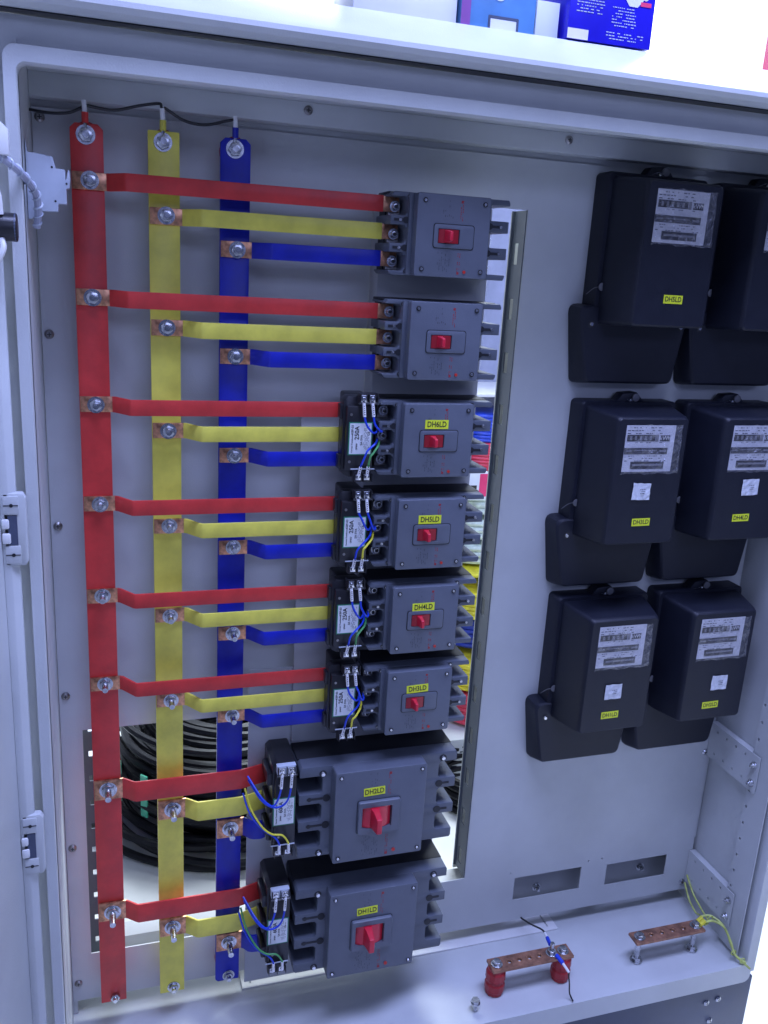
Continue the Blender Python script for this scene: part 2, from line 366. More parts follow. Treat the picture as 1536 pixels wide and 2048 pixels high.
# open door on the left with folded edge, two hinges
door = MB()
door.prismz([(-0.1185, 1.052), (-0.1095, 1.052), (-0.1010, 1.058), (-0.1010, 1.066), (-0.1055, 1.066), (-0.1120, 1.058), (-0.1185, 1.058)], zz(-1.25), zz(0.175))
door.prismz([(-0.1185, 1.056), (-0.1185, 1.052), (-0.262, 0.22), (-0.290, 0.22), (-0.146, 1.056)], zz(-1.25), zz(0.175))
door = door.build('open_door', 'coat', cab, bevel=0.0012)
for zc in (-0.3155, -0.742):
    h = MB().prism([(-0.1160, zz(zc)+0.044), (-0.094, zz(zc)+0.044), (-0.0905, zz(zc)+0.038), (-0.0905, zz(zc)-0.038), (-0.094, zz(zc)-0.044), (-0.1160, zz(zc)-0.044)], 1.052, 1.064)
    h = h.build('hinge', 'coat', cab, bevel=0.0015)
    for dz in (0.030, -0.030): MB().box(-0.1155, -0.0985, 1.0500, 1.0521, zz(zc)+dz-0.011, zz(zc)+dz+0.011).build('hinge_knuckle', 'coat', h, bevel=0.0008)
    hh = MB()
    for dz in (0.030, -0.030): hh.box(-0.1150, -0.0990, 1.0494, 1.0502, zz(zc)+dz-0.0005, zz(zc)+dz+0.0005); hh.cyl((-0.1065, 1.0502, zz(zc)+dz), FY, 0.0022, 0.0009, 10)
    hh.build('hinge_slot', 'dark', h)
    MB().box(-0.1110, -0.1010, 1.0508, 1.0522, zz(zc)-0.018, zz(zc)+0.018).build('hinge_recess', 'plinth', h)
    MB().box(-0.1180, -0.1085, 1.0475, 1.0515, zz(zc)-0.016, zz(zc)-0.003).box(-0.1180, -0.1095, 1.0475, 1.0515, zz(zc)+0.002, zz(zc)+0.014).build('hinge_pin', 'white', h, bevel=0.002)

# ------------------------------------------------------------------ busbars
BARS = {'red': (-0.0125, -1.160), 'yellow': (0.0790, -1.163), 'blue': (0.1685, -1.160)}
YBAR = 1.205
for c, (bx, zb) in BARS.items():
    t = thing('busbar', f'tall flat {c} vertical busbar with a bolt at each end', 'busbar', (bx, YBAR, zz(0)), 'three vertical busbars')
    top = 0.151; hw = 0.0193
    pts = [(-hw, zb), (hw, zb), (hw, top-0.006), (hw-0.006, top), (-hw+0.006, top), (-hw, top-0.006)] if c != 'yellow' else [(-hw, zb), (hw, zb), (hw, top-0.001), (hw-0.001, top), (-hw+0.001, top), (-hw, top-0.001)]
    if c == 'blue': pts[0] = (-hw, zb+0.004); pts.insert(1, (-hw+0.004, zb))
    MB().prism(pts, 0, 0.006).build('bar', c, t, bevel=0.0006)
    hexbolt(t, -0.001, 0, 0.138, 0.0100, 0.003 if c != 'yellow' else 0.008)
    hexbolt(t, 0.002, 0, zb+0.010, 0.0088, 0.006, washer=(c != 'red'))
    ins = MB()
    for zc in (0.138, zb+0.010): ins.cyl((0, 0.0062, zc), (0,1,0), 0.016, 0.038, 20)
    ins.build('standoff_insulator', 'insul', t)

WHO = ['topmost breaker', 'second breaker from the top', 'breaker tagged DH6LD', 'breaker tagged DH5LD', 'breaker tagged DH4LD', 'breaker tagged DH3LD', 'breaker tagged DH2LD', 'breaker tagged DH1LD']
BZ = [0.0472, -0.0895, -0.2262, -0.3630, -0.4955, -0.6300, -0.812, -1.030]
TAPZ = {}
for i in range(8):
    p = 0.035 if i < 6 else 0.0475
    zc = [0.0500, -0.0893, -0.2262, -0.3618, -0.4955, -0.6305, -0.8165, -1.0325][i]
    TAPZ[i] = {'red': zc+p, 'yellow': zc, 'blue': zc-p}
def polyline_strip(pts, th, z0, z1):
    """thin strip following (x,y) points on its front face, thickness backwards"""
    n = len(pts); back = []
    for i in range(n):
        a = Vector(pts[max(i-1,0)]); b = Vector(pts[min(i+1,n-1)]); d = (b-a).normalized(); nn = Vector((-d.y, d.x))
        if nn.y < 0: nn = -nn
        k = 1.0
        if 0 < i < n-1:
            d1 = (Vector(pts[i])-Vector(pts[i-1])).normalized(); k = 1/max(0.5, abs(d1.dot(d)))
        back.append(tuple(Vector(pts[i]) + nn*th*k))
    mb = MB(); return mb, pts, back
def strip(pts, th, z0, z1, name, m, parent, bevel=0.0006):
    mb, f, b = polyline_strip(pts, th, z0, z1); n = len(f); bm = mb.bm
    V = [[bm.verts.new((*p, z)) for p in (list(f) + list(b)[::-1])] for z in (z0, z1)]
    # quads per segment top/bottom + sides
    tot = 2*n
    for k in range(n-1):
        for Z in V: bm.faces.new((Z[k], Z[k+1], Z[tot-2-k], Z[tot-1-k]))
    for k in range(tot):
        a, c = k, (k+1) % tot
        bm.faces.new((V[0][a], V[0][c], V[1][c], V[1][a]))
    return mb.build(name, m, parent, bevel=bevel, ang=30)
STUD = [0.004, 0.005, 0.009, 0.012, 0.016, 0.016, 0.021, 0.024]
for i in range(8):
    small = i < 6; hw = 0.0103 if small else 0.0162
    yt = 1.172 if small else 1.186
    xe = (0.3615 if i < 2 else 0.3225) if small else 0.226
    for c in ('red', 'yellow', 'blue'):
        bx = BARS[c][0]; z = TAPZ[i][c]
        t = thing('busbar_tap', f'{c} sleeved strap from the {c} busbar to the {WHO[i]}', 'busbar strap', (bx, 1.20, zz(z)), 'sleeved straps between busbars and breakers')
        dx = lambda v: v - bx
        dy = yt - 1.20
        x0, x1 = -0.0185, 0.0215
        jx = 0.046 if small else 0.041
        strip([(x0, 0.0008), (x1+0.002, 0.0008)], 0.0040, -hw, hw, 'copper_end', 'copper', t, 0.0005)
        # little curved tab edge seen on the left of some ends, and the bolt
        bo = hexbolt(t, 0.002 + rnd.uniform(-.001, .001), 0.0008, rnd.uniform(-.001, .001), 0.0096 if small else 0.0112, STUD[i])
        bo.rotation_euler = (0, 0, 0)
        pts = [(x1, 0.0006), (x1+0.003, -0.001), (jx-0.004, dy+0.002), (jx, dy), (dx(xe) - 0.02, dy)]
        if small: pts += [(dx(xe)-0.0015 if i < 2 else dx(xe), dy)]
        else:
            if c == 'blue': pts = [(x1, 0.0006), (x1+0.003, -0.001), (jx-0.010, dy+0.004), (jx-0.004, dy+0.001), (jx+0.003, dy), (dx(xe)-0.008, dy), (dx(xe), dy+0.004)]
            else: pts = pts[:4] + [(dx(xe)-0.042, dy), (dx(xe)-0.036, dy+0.0015), (dx(xe)+0.006, dy+0.014)]
        strip(pts, 0.0034, -hw-0.0002, hw+0.0002, 'sleeve', c, t, 0.0008)
        if i < 2:
            strip([(dx(xe)-0.0025, dy+0.0008), (dx(xe)+0.0205, dy+0.0008)], 0.0030, -hw+0.0004, hw-0.0004, 'copper_tip', 'copper', t, 0.0004)

# wire jumpers along the top of the bars
wire = thing('phase_wire', 'thin black wire running from the left along the tops of the three busbars', 'wire', (-0.0125, 1.20, zz(0.17)))
def W(pts, off): return [(a-off[0], b-off[1], c-off[2]) for a, b, c in pts]
off = (-0.0125, 1.20, 0.17)
MB().tube(W([(-0.0765,1.205,0.160),(-0.055,1.205,0.1585),(-0.032,1.205,0.161),(-0.014,1.205,0.170)], off), 0.0018).build('conductor', 'wblack', wire)
MB().tube(W([(-0.012,1.205,0.171),(0.020,1.212,0.170),(0.050,1.212,0.178),(0.0735,1.205,0.182),(0.0765,1.200,0.177)], off), 0.0018).build('conductor', 'wblack', wire)
MB().tube(W([(0.080,1.205,0.178),(0.105,1.215,0.167),(0.130,1.212,0.164),(0.155,1.206,0.170),(0.165,1.20,0.172)], off), 0.0018).build('conductor', 'wblack', wire)
for c, (bx, zb) in BARS.items():
    g = MB().tube(W([(bx-0.002,1.200,0.176),(bx-0.001,1.200,0.162)], off), 0.0029, sub=1).build('marker_sleeve', 'sleeve', wire)
    MB().tube(W([(bx-0.001,1.2005,0.163),(bx-0.001,1.2015,0.151)], off), 0.0040, sub=1).build('shrink_tube', c, wire)
    MB().tube(W([(bx-0.001,1.2015,0.152),(bx-0.001,1.2015,0.144)], off), 0.0026, sub=1, flat=0.5).build('ring_lug', 'steel', wire)

# ------------------------------------------------------------------ breakers
def marks(parent, x0, x1, z0, z1, y, m, vertical=True, dens=0.6, seed=1, sz=0.0016, name='printed_marking'):
    r = random.Random(seed); mb = MB(); z = z1
    if vertical:
        x = x0
        while x < x1:
            z = z0 + r.random()*0.004
            while z < z1:
                l = sz*(0.5+r.random()*1.6)
                if r.random() < dens: mb.box(x, x+sz*0.55, y-0.00015, y, z, min(z+l, z1))
                z += l + sz*0.5
            x += sz*1.7
    else:
        while z > z0:
            x = x0
            while x < x1 - r.random()*0.2*(x1-x0):
                l = sz*(0.5+r.random()*1.6)
                if r.random() < dens: mb.box(x, min(x+l, x1), y-0.00015, y, z-sz*0.5, z)
                x += l + sz*0.5
            z -= sz*1.6
    if len(mb.bm.verts) == 0: mb.box(x0, x0+sz, y-.00015, y, z0, z0+sz)
    return mb.build(name, m, parent, smooth=False)

def capscrew(parent, x, y, z, r):
    MB().cyl((x, y-0.0002, z), FY, r*1.5, 0.0006, 18).build('screw_recess', 'dark', parent)
    o = MB().cyl((x, y-0.0008, z), FY, r, 0.0011, 14, r2=r*0.8).build('cover_screw', 'steel', parent)
    return o

def make_breaker(big, label, sx_handle=0.0, term_copper=False):
    t = thing('circuit_breaker', label, 'circuit breaker', (0,0,0), 'moulded case circuit breakers')
    if not big:
        H = 0.0525; xl, xr = -0.078, 0.091; c0, c1 = -0.0485, 0.0545; D1, D2 = 0.066, 0.086; P = 0.035; ph = 0.0118; LP, RP = 0.023, 0.030
        fr = (-0.0245, 0.0320, -0.0150, 0.0150); wi = (-0.0185, 0.0115, -0.0092, 0.0092); hx = 0.0058; sr = 0.0022
    else:
        H = 0.0795; xl, xr = -0.1283, 0.1283; c0, c1 = -0.078, 0.068; D1, D2 = 0.076, 0.101; P = 0.0475; ph = 0.0150; LP, RP = 0.036, 0.030
        fr = (-0.0420, 0.0265, -0.0300, 0.0270); wi = (-0.0350, 0.0125, -0.0195, 0.0170); hx = 0.0105; sr = 0.0024
    d = 0.004; pr = 0.0100 if not big else 0.0150
    out = [(xl+0.004, -H), (xr-0.002, -H)]
    # right side combs (bottom to top)
    for k in (-1, 0, 1):
        zc = k*P
        if k == -1: out += [(xr, -H+0.004)]
        out += [(xr, zc-pr), (xr-RP+d, zc-pr), (xr-RP, zc-pr+d), (xr-RP, zc+pr-d), (xr-RP+d, zc+pr), (xr, zc+pr)]
    out += [(xr, H-0.004), (xr-0.002, H), (xl+0.004, H), (xl, H-0.004)]
    for k in (1, 0, -1):
        zc = k*P
        out += [(xl, zc+ph), (xl+LP-d, zc+ph), (xl+LP, zc+ph-d), (xl+LP, zc-ph+d), (xl+LP-d, zc-ph), (xl, zc-ph)]
    out += [(xl, -H+0.004)]
    body = MB().prism(out, 0, -D1).build('case', 'body', t, bevel=0.0009)
    # black base block under the terminals, dark skin along the rear top
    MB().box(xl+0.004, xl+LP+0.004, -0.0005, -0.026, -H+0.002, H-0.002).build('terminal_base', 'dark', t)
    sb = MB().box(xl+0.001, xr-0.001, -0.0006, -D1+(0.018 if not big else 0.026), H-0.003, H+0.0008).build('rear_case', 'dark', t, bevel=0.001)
    # right side lower terminal ledge (scalloped)
    lb = MB()
    for k in (-1, 0, 1): lb.cyl((xr-RP-0.002, -0.02, k*P+ph*0.45), FY, 0.004, D1-0.032, 12); lb.cyl((xr-RP-0.002, -0.02, k*P-ph*0.45), FY, 0.004, D1-0.032, 12)
    lb.build('outlet_ribs', 'body', t)
    # slotted screw holes on dividers
    for sgn in (-1, 1):
        for k in (-0.5, 0.5):
            zc = k*P
            if sgn < 0: xa, xb, xs = (xl+0.012, xl+LP+0.012, 0) if big else (-0.0735, -0.0520, -0.0650)
            else: xa, xb, xs = xr-RP-0.002, xr-0.006, xr-0.012
            hh = MB().cyl((xb-0.005 if sgn < 0 else xa+0.004, -D1-0.0003, zc), FY, 0.0060 if big else 0.0043, 0.0009, 20)
            hh.box(xa, xb-0.005, -D1-0.0008, -D1+0.001, zc-0.0017, zc+0.0017)
            if big: hh.cyl((xa+0.004, -D1-0.0003, zc), FY, 0.0034, 0.0007, 16)
            hh.build('barrier_slot', 'dark', t)
            if not big: MB().cyl((xs, -D1-0.0008, zc), FY, 0.0026, 0.0015, 14, r2=0.002).build('divider_screw', 'steel', t)
    # dark wells above the terminal pockets and terminal bolts
    for k in (1, 0, -1):
        zc = k*P
        if not big:
            b = MB().box(xl+0.006, xl+LP-0.001, -0.026, -0.034, zc-ph+0.001, zc+ph-0.001).build('terminal_pad', 'darksteel', t)
            MB().cyl((xl+0.0130, -0.0395, zc), FY, 0.0072, 0.0012, 22).build('terminal_washer', 'steel', t)
            tb = MB().cyl((xl+0.0130, -0.0405, zc), FY, 0.0050, 0.005, 20, r2=0.0046).build('terminal_bolt', 'steel', t, bevel=0.0006)
            MB().cyl((xl+0.0130, -0.0457, zc), FY, 0.0026, 0.0004, 6).build('hex_socket', 'dark', tb)
            MB().torus((xl+0.0130, -0.0456, zc), 0.0036, 0.0006, 'y', 20, 6).build('bolt_ring', 'silver', tb)
    # cover
    cv = MB().prism(rr(c0, c1, -H+0.0005, H-0.0005, 0.003, 3), -D1+0.004, -D2).build('cover', 'cover', t, bevel=0.0022, seg=3)
    # shoulder between comb and cover
    if not big: MB().box(c0-0.006, c0+0.002, -D1+0.002, -D1-0.004, -H+0.0012, H-0.0012).build('shoulder', 'body', t, bevel=0.001)
    iy = -D2
    ix, iz = (0.010, 0.0085) if not big else (0.0085, 0.0080)
    for a in (c0+ix, c1-ix*0.9):
        for b in (H-iz-0.001, -H+iz+0.001): capscrew(t, a, iy, b, sr)
    if not big:
        for a, b in ((c0-0.0055, H-0.0055), (c0-0.0055, -H+0.0055), (c1+0.004, H-0.004), (c1+0.004, -H+0.004)): capscrew(t, a, -D1-0.0001, b, sr*0.9)
    else:
        for a, b in ((xl+0.036, H-0.013), (xr-0.024, H-0.010), (xl+0.034, -H+0.006)): 
            MB().cyl((a, -D1+0.0005, b), FY, 0.0058, 0.0012, 18).build('screw_recess', 'dark', t)
            MB().cyl((a, -D1-0.0006, b), FY, 0.0040, 0.003, 14, r2=0.003).build('fixing_screw', 'silver', t)
    # handle frame (raised ring), window, handle
    r = 0.0035
    ro = rr(*fr, r); ri = rr(fr[0]+0.0014, fr[1]-0.0014, fr[2]+0.0014, fr[3]-0.0014, r-0.001)
    rise = 0.0016 if not big else 0.006
    gr = MB(); 
    ring_loft(gr, [[(p[0], iy-0.0002, p[1]) for p in rr(fr[0]-0.0007, fr[1]+0.0007, fr[2]-0.0007, fr[3]+0.0007, r)], [(p[0], iy-0.0006, p[1]) for p in rr(fr[0]-0.0007, fr[1]+0.0007, fr[2]-0.0007, fr[3]+0.0007, r)],
                   [(p[0], iy-0.0006, p[1]) for p in ri], [(p[0], iy-0.0002, p[1]) for p in ri]])
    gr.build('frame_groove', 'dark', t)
    fm = MB()
    fo = rr(fr[0], fr[1], fr[2], fr[3], r); fi = rr(wi[0]-0.0002, wi[1]+0.0002, wi[2]-0.0002, wi[3]+0.0002, 0.0008)
    ring_loft(fm, [[(p[0], iy+0.0002, p[1]) for p in fo], [(p[0], iy-rise*0.8, p[1]) for p in rr(fr[0]+0.0004, fr[1]-0.0004, fr[2]+0.0004, fr[3]-0.0004, r)], [(p[0], iy-rise, p[1]) for p in rr(fr[0]+0.0012, fr[1]-0.0012, fr[2]+0.0012, fr[3]-0.0012, r)],
                   [(p[0], iy-rise, p[1]) for p in fi], [(p[0], iy+0.004, p[1]) for p in fi]])
    fm.build('handle_frame', 'cover', t)
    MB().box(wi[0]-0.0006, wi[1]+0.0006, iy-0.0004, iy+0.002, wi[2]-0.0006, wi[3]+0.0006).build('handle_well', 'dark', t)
    hc = wi[0] + (wi[1]-wi[0])*(0.42 if not big else 0.42) + sx_handle
    # curved red shutter
    n = 12; top_, = (rise*0.75,)
    pts = [(wi[0]+0.001, iy)]
    for k in range(n+1):
        x = wi[0]+0.001 + (wi[1]-wi[0]-0.002)*k/n; q = (k/n-0.5)*2
        pts.append((x, iy-0.0006 - top_*(1-q*q) - (0.0015 if not big else 0.002)*(1-q*q)))
    pts.append((wi[1]-0.001, iy))
    MB().prismz(pts, wi[2]+0.0006, wi[3]-0.0006).build('shutter', 'handledark' if not big else 'handle', t)
    hl = 0.0185 if not big else 0.032
    hb = MB(); hz = (wi[3]-wi[2])/2-0.0012; zc = (wi[2]+wi[3])/2; hw_ = hx/2
    a = [(hc-hw_*1.5, iy-0.0015, zc-hz), (hc+hw_*1.5, iy-0.0015, zc-hz), (hc+hw_*1.5, iy-0.0015, zc+hz), (hc-hw_*1.5, iy-0.0015, zc+hz)]
    m_ = [(hc-hw_, iy-hl*0.45, zc-hz*.92), (hc+hw_, iy-hl*0.45, zc-hz*.92), (hc+hw_, iy-hl*0.45, zc+hz*.92), (hc-hw_, iy-hl*0.45, zc+hz*.92)]
    e = [(hc-hw_*0.8, iy-hl, zc-hz*0.72), (hc+hw_*0.8, iy-hl, zc-hz*0.72), (hc+hw_*0.8, iy-hl, zc+hz*0.72), (hc-hw_*0.8, iy-hl, zc+hz*0.72)]
    hb.loft([a, m_, e]).build('handle', 'handle', t, bevel=0.0012, seg=3)
    # printing
    k = 1.0 if not big else 1.35
    cx = (c0+c1)/2
    marks(t, cx-0.016*k, cx-0.002*k, fr[3]+0.006, H-0.006, iy, 'inkgrey', seed=3, dens=0.30)
    marks(t, cx-0.020*k, cx-0.001*k, -H+0.006, fr[2]-0.005, iy, 'inkgrey', seed=5, dens=0.42)
    marks(t, cx+0.0085*k, cx+0.0115*k, fr[3]+0.005, H-0.007, iy, 'inkred', seed=7, dens=0.55)
    marks(t, cx+0.0085*k, cx+0.0115*k, -H+0.006, fr[2]-0.005, iy, 'inkred', seed=9, dens=0.6)
    s_ = 0.0016*k
    MB().box(cx+0.0085*k, cx+0.0085*k+s_*1.9, iy-0.0002, iy, -H+0.005, -H+0.005+s_*2).build('printed_mark', 'inkred', t)
    MB().box(cx+0.0085*k, cx+0.0085*k+s_*1.9, iy-0.0002, iy, H-0.007-s_*2, H-0.007).build('printed_mark', 'inkred', t)
    MB().cyl((cx+0.019*k, iy-0.0001, -H+0.0085*k), FY, 0.0021*k, 0.0012, 16).build('test_button', mat('test_button_red', (0.55, 0.03, 0.02), 0.4), t)
    return t

small_label = ['dark grey moulded breaker at the top of the column, untagged, bare strap ends, red toggle', 'untagged dark grey moulded breaker second in the column, bare strap ends, red toggle',
   'dark grey moulded breaker with yellow tag DH6LD over its red toggle', 'dark grey moulded breaker with yellow tag DH5LD over its red toggle', 'dark grey moulded breaker with yellow tag DH4LD over its red toggle', 'dark grey moulded breaker with yellow tag DH3LD over its red toggle',
   'larger dark grey breaker with yellow tag DH2LD and big red handle', 'larger dark grey breaker with yellow tag DH1LD, lowest in the column']
BX_S, BX_B = 0.440, 0.394
small = make_breaker(False, small_label[0]); small.location = (BX_S, 1.2095, zz(BZ[0]))
big = make_breaker(True, small_label[6]); big.location = (BX_B, 1.2155, zz(BZ[6]))
brk = [small]
for i in range(1, 6): brk.append(copy_thing(small, (BX_S, 1.2095, zz(BZ[i])), small_label[i]))
brk += [big, copy_thing(big, (BX_B, 1.2155, zz(BZ[7])), small_label[7])]
TXT = [None, None, 'DH6LD', 'DH5LD', 'DH4LD', 'DH3LD', 'DH2LD', 'DH1LD']
TILT = [0, 0, 0, 0, 2, 5, 6, 5]
for i in range(2, 8):
    b = brk[i]; isbig = i > 5
    # tag: centre relative to breaker
    x, z, wd, hh = (-0.0005, 0.0225, 0.0345, 0.0125) if not isbig else (-0.016, 0.0415, 0.034, 0.0135)
    if i == 2: x, z = -0.0005, 0.0235
    if i == 4: z = 0.0205
    y = (-0.086 if not isbig else -0.101) - 0.0004
    rot = (0, math.radians(-TILT[i]*0.4), 0)
    tg = MB().box(-wd/2, wd/2, -0.0003, 0.0003, -hh/2, hh/2).build('name_tag', 'label', b, loc=(x, y, z), rot=rot, smooth=False)
    text(TXT[i], hh*0.88, 'ink', tg, (0, -0.0005, 0), sx=0.82, bold=0.00012)
# blank untagged breakers: hide nothing; the two top toggles sit flush (see handle length)

# ------------------------------------------------------------------ current transformers
def make_ct(bigct, label, amp):
    t = thing('current_transformer', label, 'current transformer', (0,0,0), 'black current transformers left of the breakers')
    if not bigct: hx, H, D = 0.0215, 0.0570, 0.070
    else: hx, H, D = 0.0180, 0.0780, 0.078
    prof = [(-hx, -H+0.012), (-hx+0.004, -H+0.004), (-hx+0.012, -H), (hx-0.002, -H), (hx, -H+0.002), (hx, H-0.002), (hx-0.002, H), (-hx+0.006, H), (-hx, H-0.006)]
    if bigct: hm = MB().prism(prof, 0, -D+0.010)
    else:
        hm = MB().prism(prof, -0.040, -D+0.010); hm.prism([(max(a, -hx+0.0105), b*0.985) for a, b in rr(-hx+0.0105, hx-0.0006, -H, H, 0.003, 2)], 0, -0.0405)
    hm.build('housing', 'black', t, bevel=0.001)
    MB().box(-hx+0.003, hx-0.001, -D+0.011, -D, -H*0.80, H*0.78).build('front_face', 'black', t, bevel=0.0012)
    for k in ((0.62, -0.62) if not bigct else (0.62, 0.0, -0.62)):
        MB().prism(rr(-hx-(0.0075 if bigct else 0.0040), -hx+0.002, k*H-0.010, k*H+0.010, 0.003 if bigct else 0.0015, 3), -0.020 if bigct else -0.046, -D+0.012).build('clamp_lug', 'black', t, bevel=0.0008)
    for k in (0.62, -0.62): MB().cyl((-hx+0.009, -D-0.0002, k*H*0.93), FY, 0.0020, 0.001, 12).build('case_screw', 'darksteel', t)
    # terminals
    tx = (0.0027, 0.0150) if not bigct else (-0.0073, 0.0077)
    tz = H*0.97 if not bigct else H*0.93
    tb = H*0.94 if not bigct else H*0.87
    tp = MB().box(tx[0]-0.007, tx[1]+0.007, -D+0.004, -D-0.006, tz-0.006, tz+0.008).build('terminal_block', 'black' if not bigct else 'creel', t, bevel=0.001)
    for x in tx:
        q = MB().box(x-0.0046, x+0.0046, -D-0.0055, -D-0.0075, tz-0.0045, tz+0.0055); q.cyl((x, -D-0.0072, tz), FY, 0.0033, 0.0025, 12)
        q.build('terminal_screw', 'silver', tp, bevel=0.0004)
    wl_ = MB()
    for x in (tx[0]-0.0062, (tx[0]+tx[1])/2-0.0004, tx[1]+0.0056): wl_.box(x, x+0.0009, -D-0.0125, -D-0.005, tz-0.005, tz+0.007)
    wl_.build('terminal_barrier', 'black', tp)
    MB().box(tx[0]-0.0075, tx[1]+0.0075, -D-0.0100, -D-0.0112, tz-0.0065, tz-0.0035).build('clear_guard', 'film', tp)
    bt = MB().box(tx[0]-0.010, tx[1]+0.004, -D+0.004, -D-0.006, -tb-0.007, -tb+0.008).build('terminal_block', 'black', t, bevel=0.001)
    for x in tx:
        q = MB().box(x-0.0070, x+0.0016, -D-0.0055, -D-0.0075, -tb-0.0040, -tb+0.0035); q.cyl((x-0.0025, -D-0.0072, -tb), FY, 0.0030, 0.0025, 12)
        q.build('terminal_screw', 'silver', bt, bevel=0.0004)
    wl_ = MB()
    for x in (tx[0]-0.0088, (tx[0]+tx[1])/2-0.0030, tx[1]+0.0032): wl_.box(x, x+0.0009, -D-0.0115, -D-0.005, -tb-0.006, -tb+0.005)
    wl_.build('terminal_barrier', 'black', bt)
    MB().box(tx[0]-0.014, tx[1]+0.008, -D-0.0042, -D-0.0054, -tb+0.0105, -tb+0.0120).build('guard_rail', 'creel', bt)
    # rating label
    lx0, lx1, lz0, lz1 = (-0.0136, 0.0172, -0.0220, 0.0210) if not bigct else (-0.0164, 0.0140, -0.0235, 0.0210)
    lb = MB().box(lx0-0.0016, lx1+0.0014, -D-0.0004, -D+0.001, lz0-0.0016, lz1+0.0016).build('label_border', 'green', t, smooth=False)
    MB().box(lx0, lx1, -D-0.0007, -D, lz0, lz1).build('rating_label', 'sticker', lb, smooth=False)
    R90 = (math.pi/2, -math.pi/2, 0); yy = -D-0.0009; zc = (lz0+lz1)/2; L_ = lx1-lx0
    text(amp, 0.0088, 'ink', lb, (lx0+L_*0.34, yy, zc+0.008), R90, bold=0.0001)
    text('3P4W', 0.0036, 'ink', lb, (lx0+L_*0.34, yy, zc-0.011), R90)
    text('KBP-03', 0.0044, 'ink', lb, (lx0+L_*0.12, yy, lz1-0.009), R90)
    text('Current Transformer', 0.0030, 'ink', lb, (lx0+L_*0.12, yy, lz0+0.015), R90)
    text('5A 5VA', 0.0046, 'ink', lb, (lx0+L_*0.56, yy, zc-0.002), R90)
    text('CE', 0.0046, 'ink', lb, (lx0+L_*0.88, yy, zc+0.007), R90)
    marks(lb, lx0+L_*0.66, lx1-0.002, lz0+0.004, lz1-0.003, -D-0.0008, 'inkgrey', seed=11, dens=0.5, sz=0.0010)
    if bigct:
        bc = MB().box(-0.006, 0.012, -D+0.0098, -D+0.0092, H-0.0155, H-0.003).build('barcode_sticker', 'sticker', t, smooth=False)
        mb = MB(); x = -0.005
        while x < 0.011: wv = 0.0004+rnd.random()*0.0006; mb.box(x, x+wv, -D+0.0091, -D+0.0088, H-0.014, H-0.0055); x += wv+0.0006
        mb.build('barcode', 'inkgrey', bc)
    return t, tx, tz, tb, D
def ctlab(i): return f'black current transformer with {"250A" if i<6 else "600A"} label, left of the {WHO[i]}'
ctS, tx, tz, tb, DS = make_ct(False, ctlab(2), '250A'); ctS.location = (0.3325, 1.2095, zz(BZ[2]+0.001))
cts = {2: ctS}
for i in range(3, 6): cts[i] = copy_thing(ctS, (0.3325 - 0.0035*(i > 3) - 0.0015*(i > 2), 1.2095, zz(BZ[i]+0.003)), ctlab(i))
ctB, txb, tzb, tbb, DB = make_ct(True, ctlab(6), '600A'); ctB.location = (0.2435, 1.2155, zz(BZ[6]+0.012))
cts[6] = ctB; cts[7] = copy_thing(ctB, (0.2395, 1.2155, zz(BZ[7]+0.012)), ctlab(7))
def cwire(i, label, pts, m, sleeve_len=0.022, mark=True):
    base = Vector(pts[0]); o = thing('control_wire', label, 'wire', tuple(base), 'thin control wires on the current transformers')
    P = [Vector(p)-base for p in pts]
    d = (P[1]-P[0]).normalized(); s1 = P[0] + d*sleeve_len
    MB().tube([P[0]]+[s1]+P[2:], 0.0015, sub=8).build('conductor', m, o)
    MB().tube([P[0]+d*0.001, s1], 0.0022, sub=1, n=10).build('marker_sleeve', 'sleeve', o)
    MB().cyl(P[0]-d*0.003, d, 0.0016, 0.006, 8).build('lug', 'silver', o)
    if mark:
        mk = MB(); r = random.Random(i*7+len(label))
        for k in range(5):
            q = P[0] + d*(0.005+0.0028*k); mk.box(q.x-0.0009, q.x+0.0009*r.random(), q.y-0.0024, q.y-0.0021, q.z-0.0006, q.z+0.0006)
        mk.build('sleeve_print', 'ink', o)
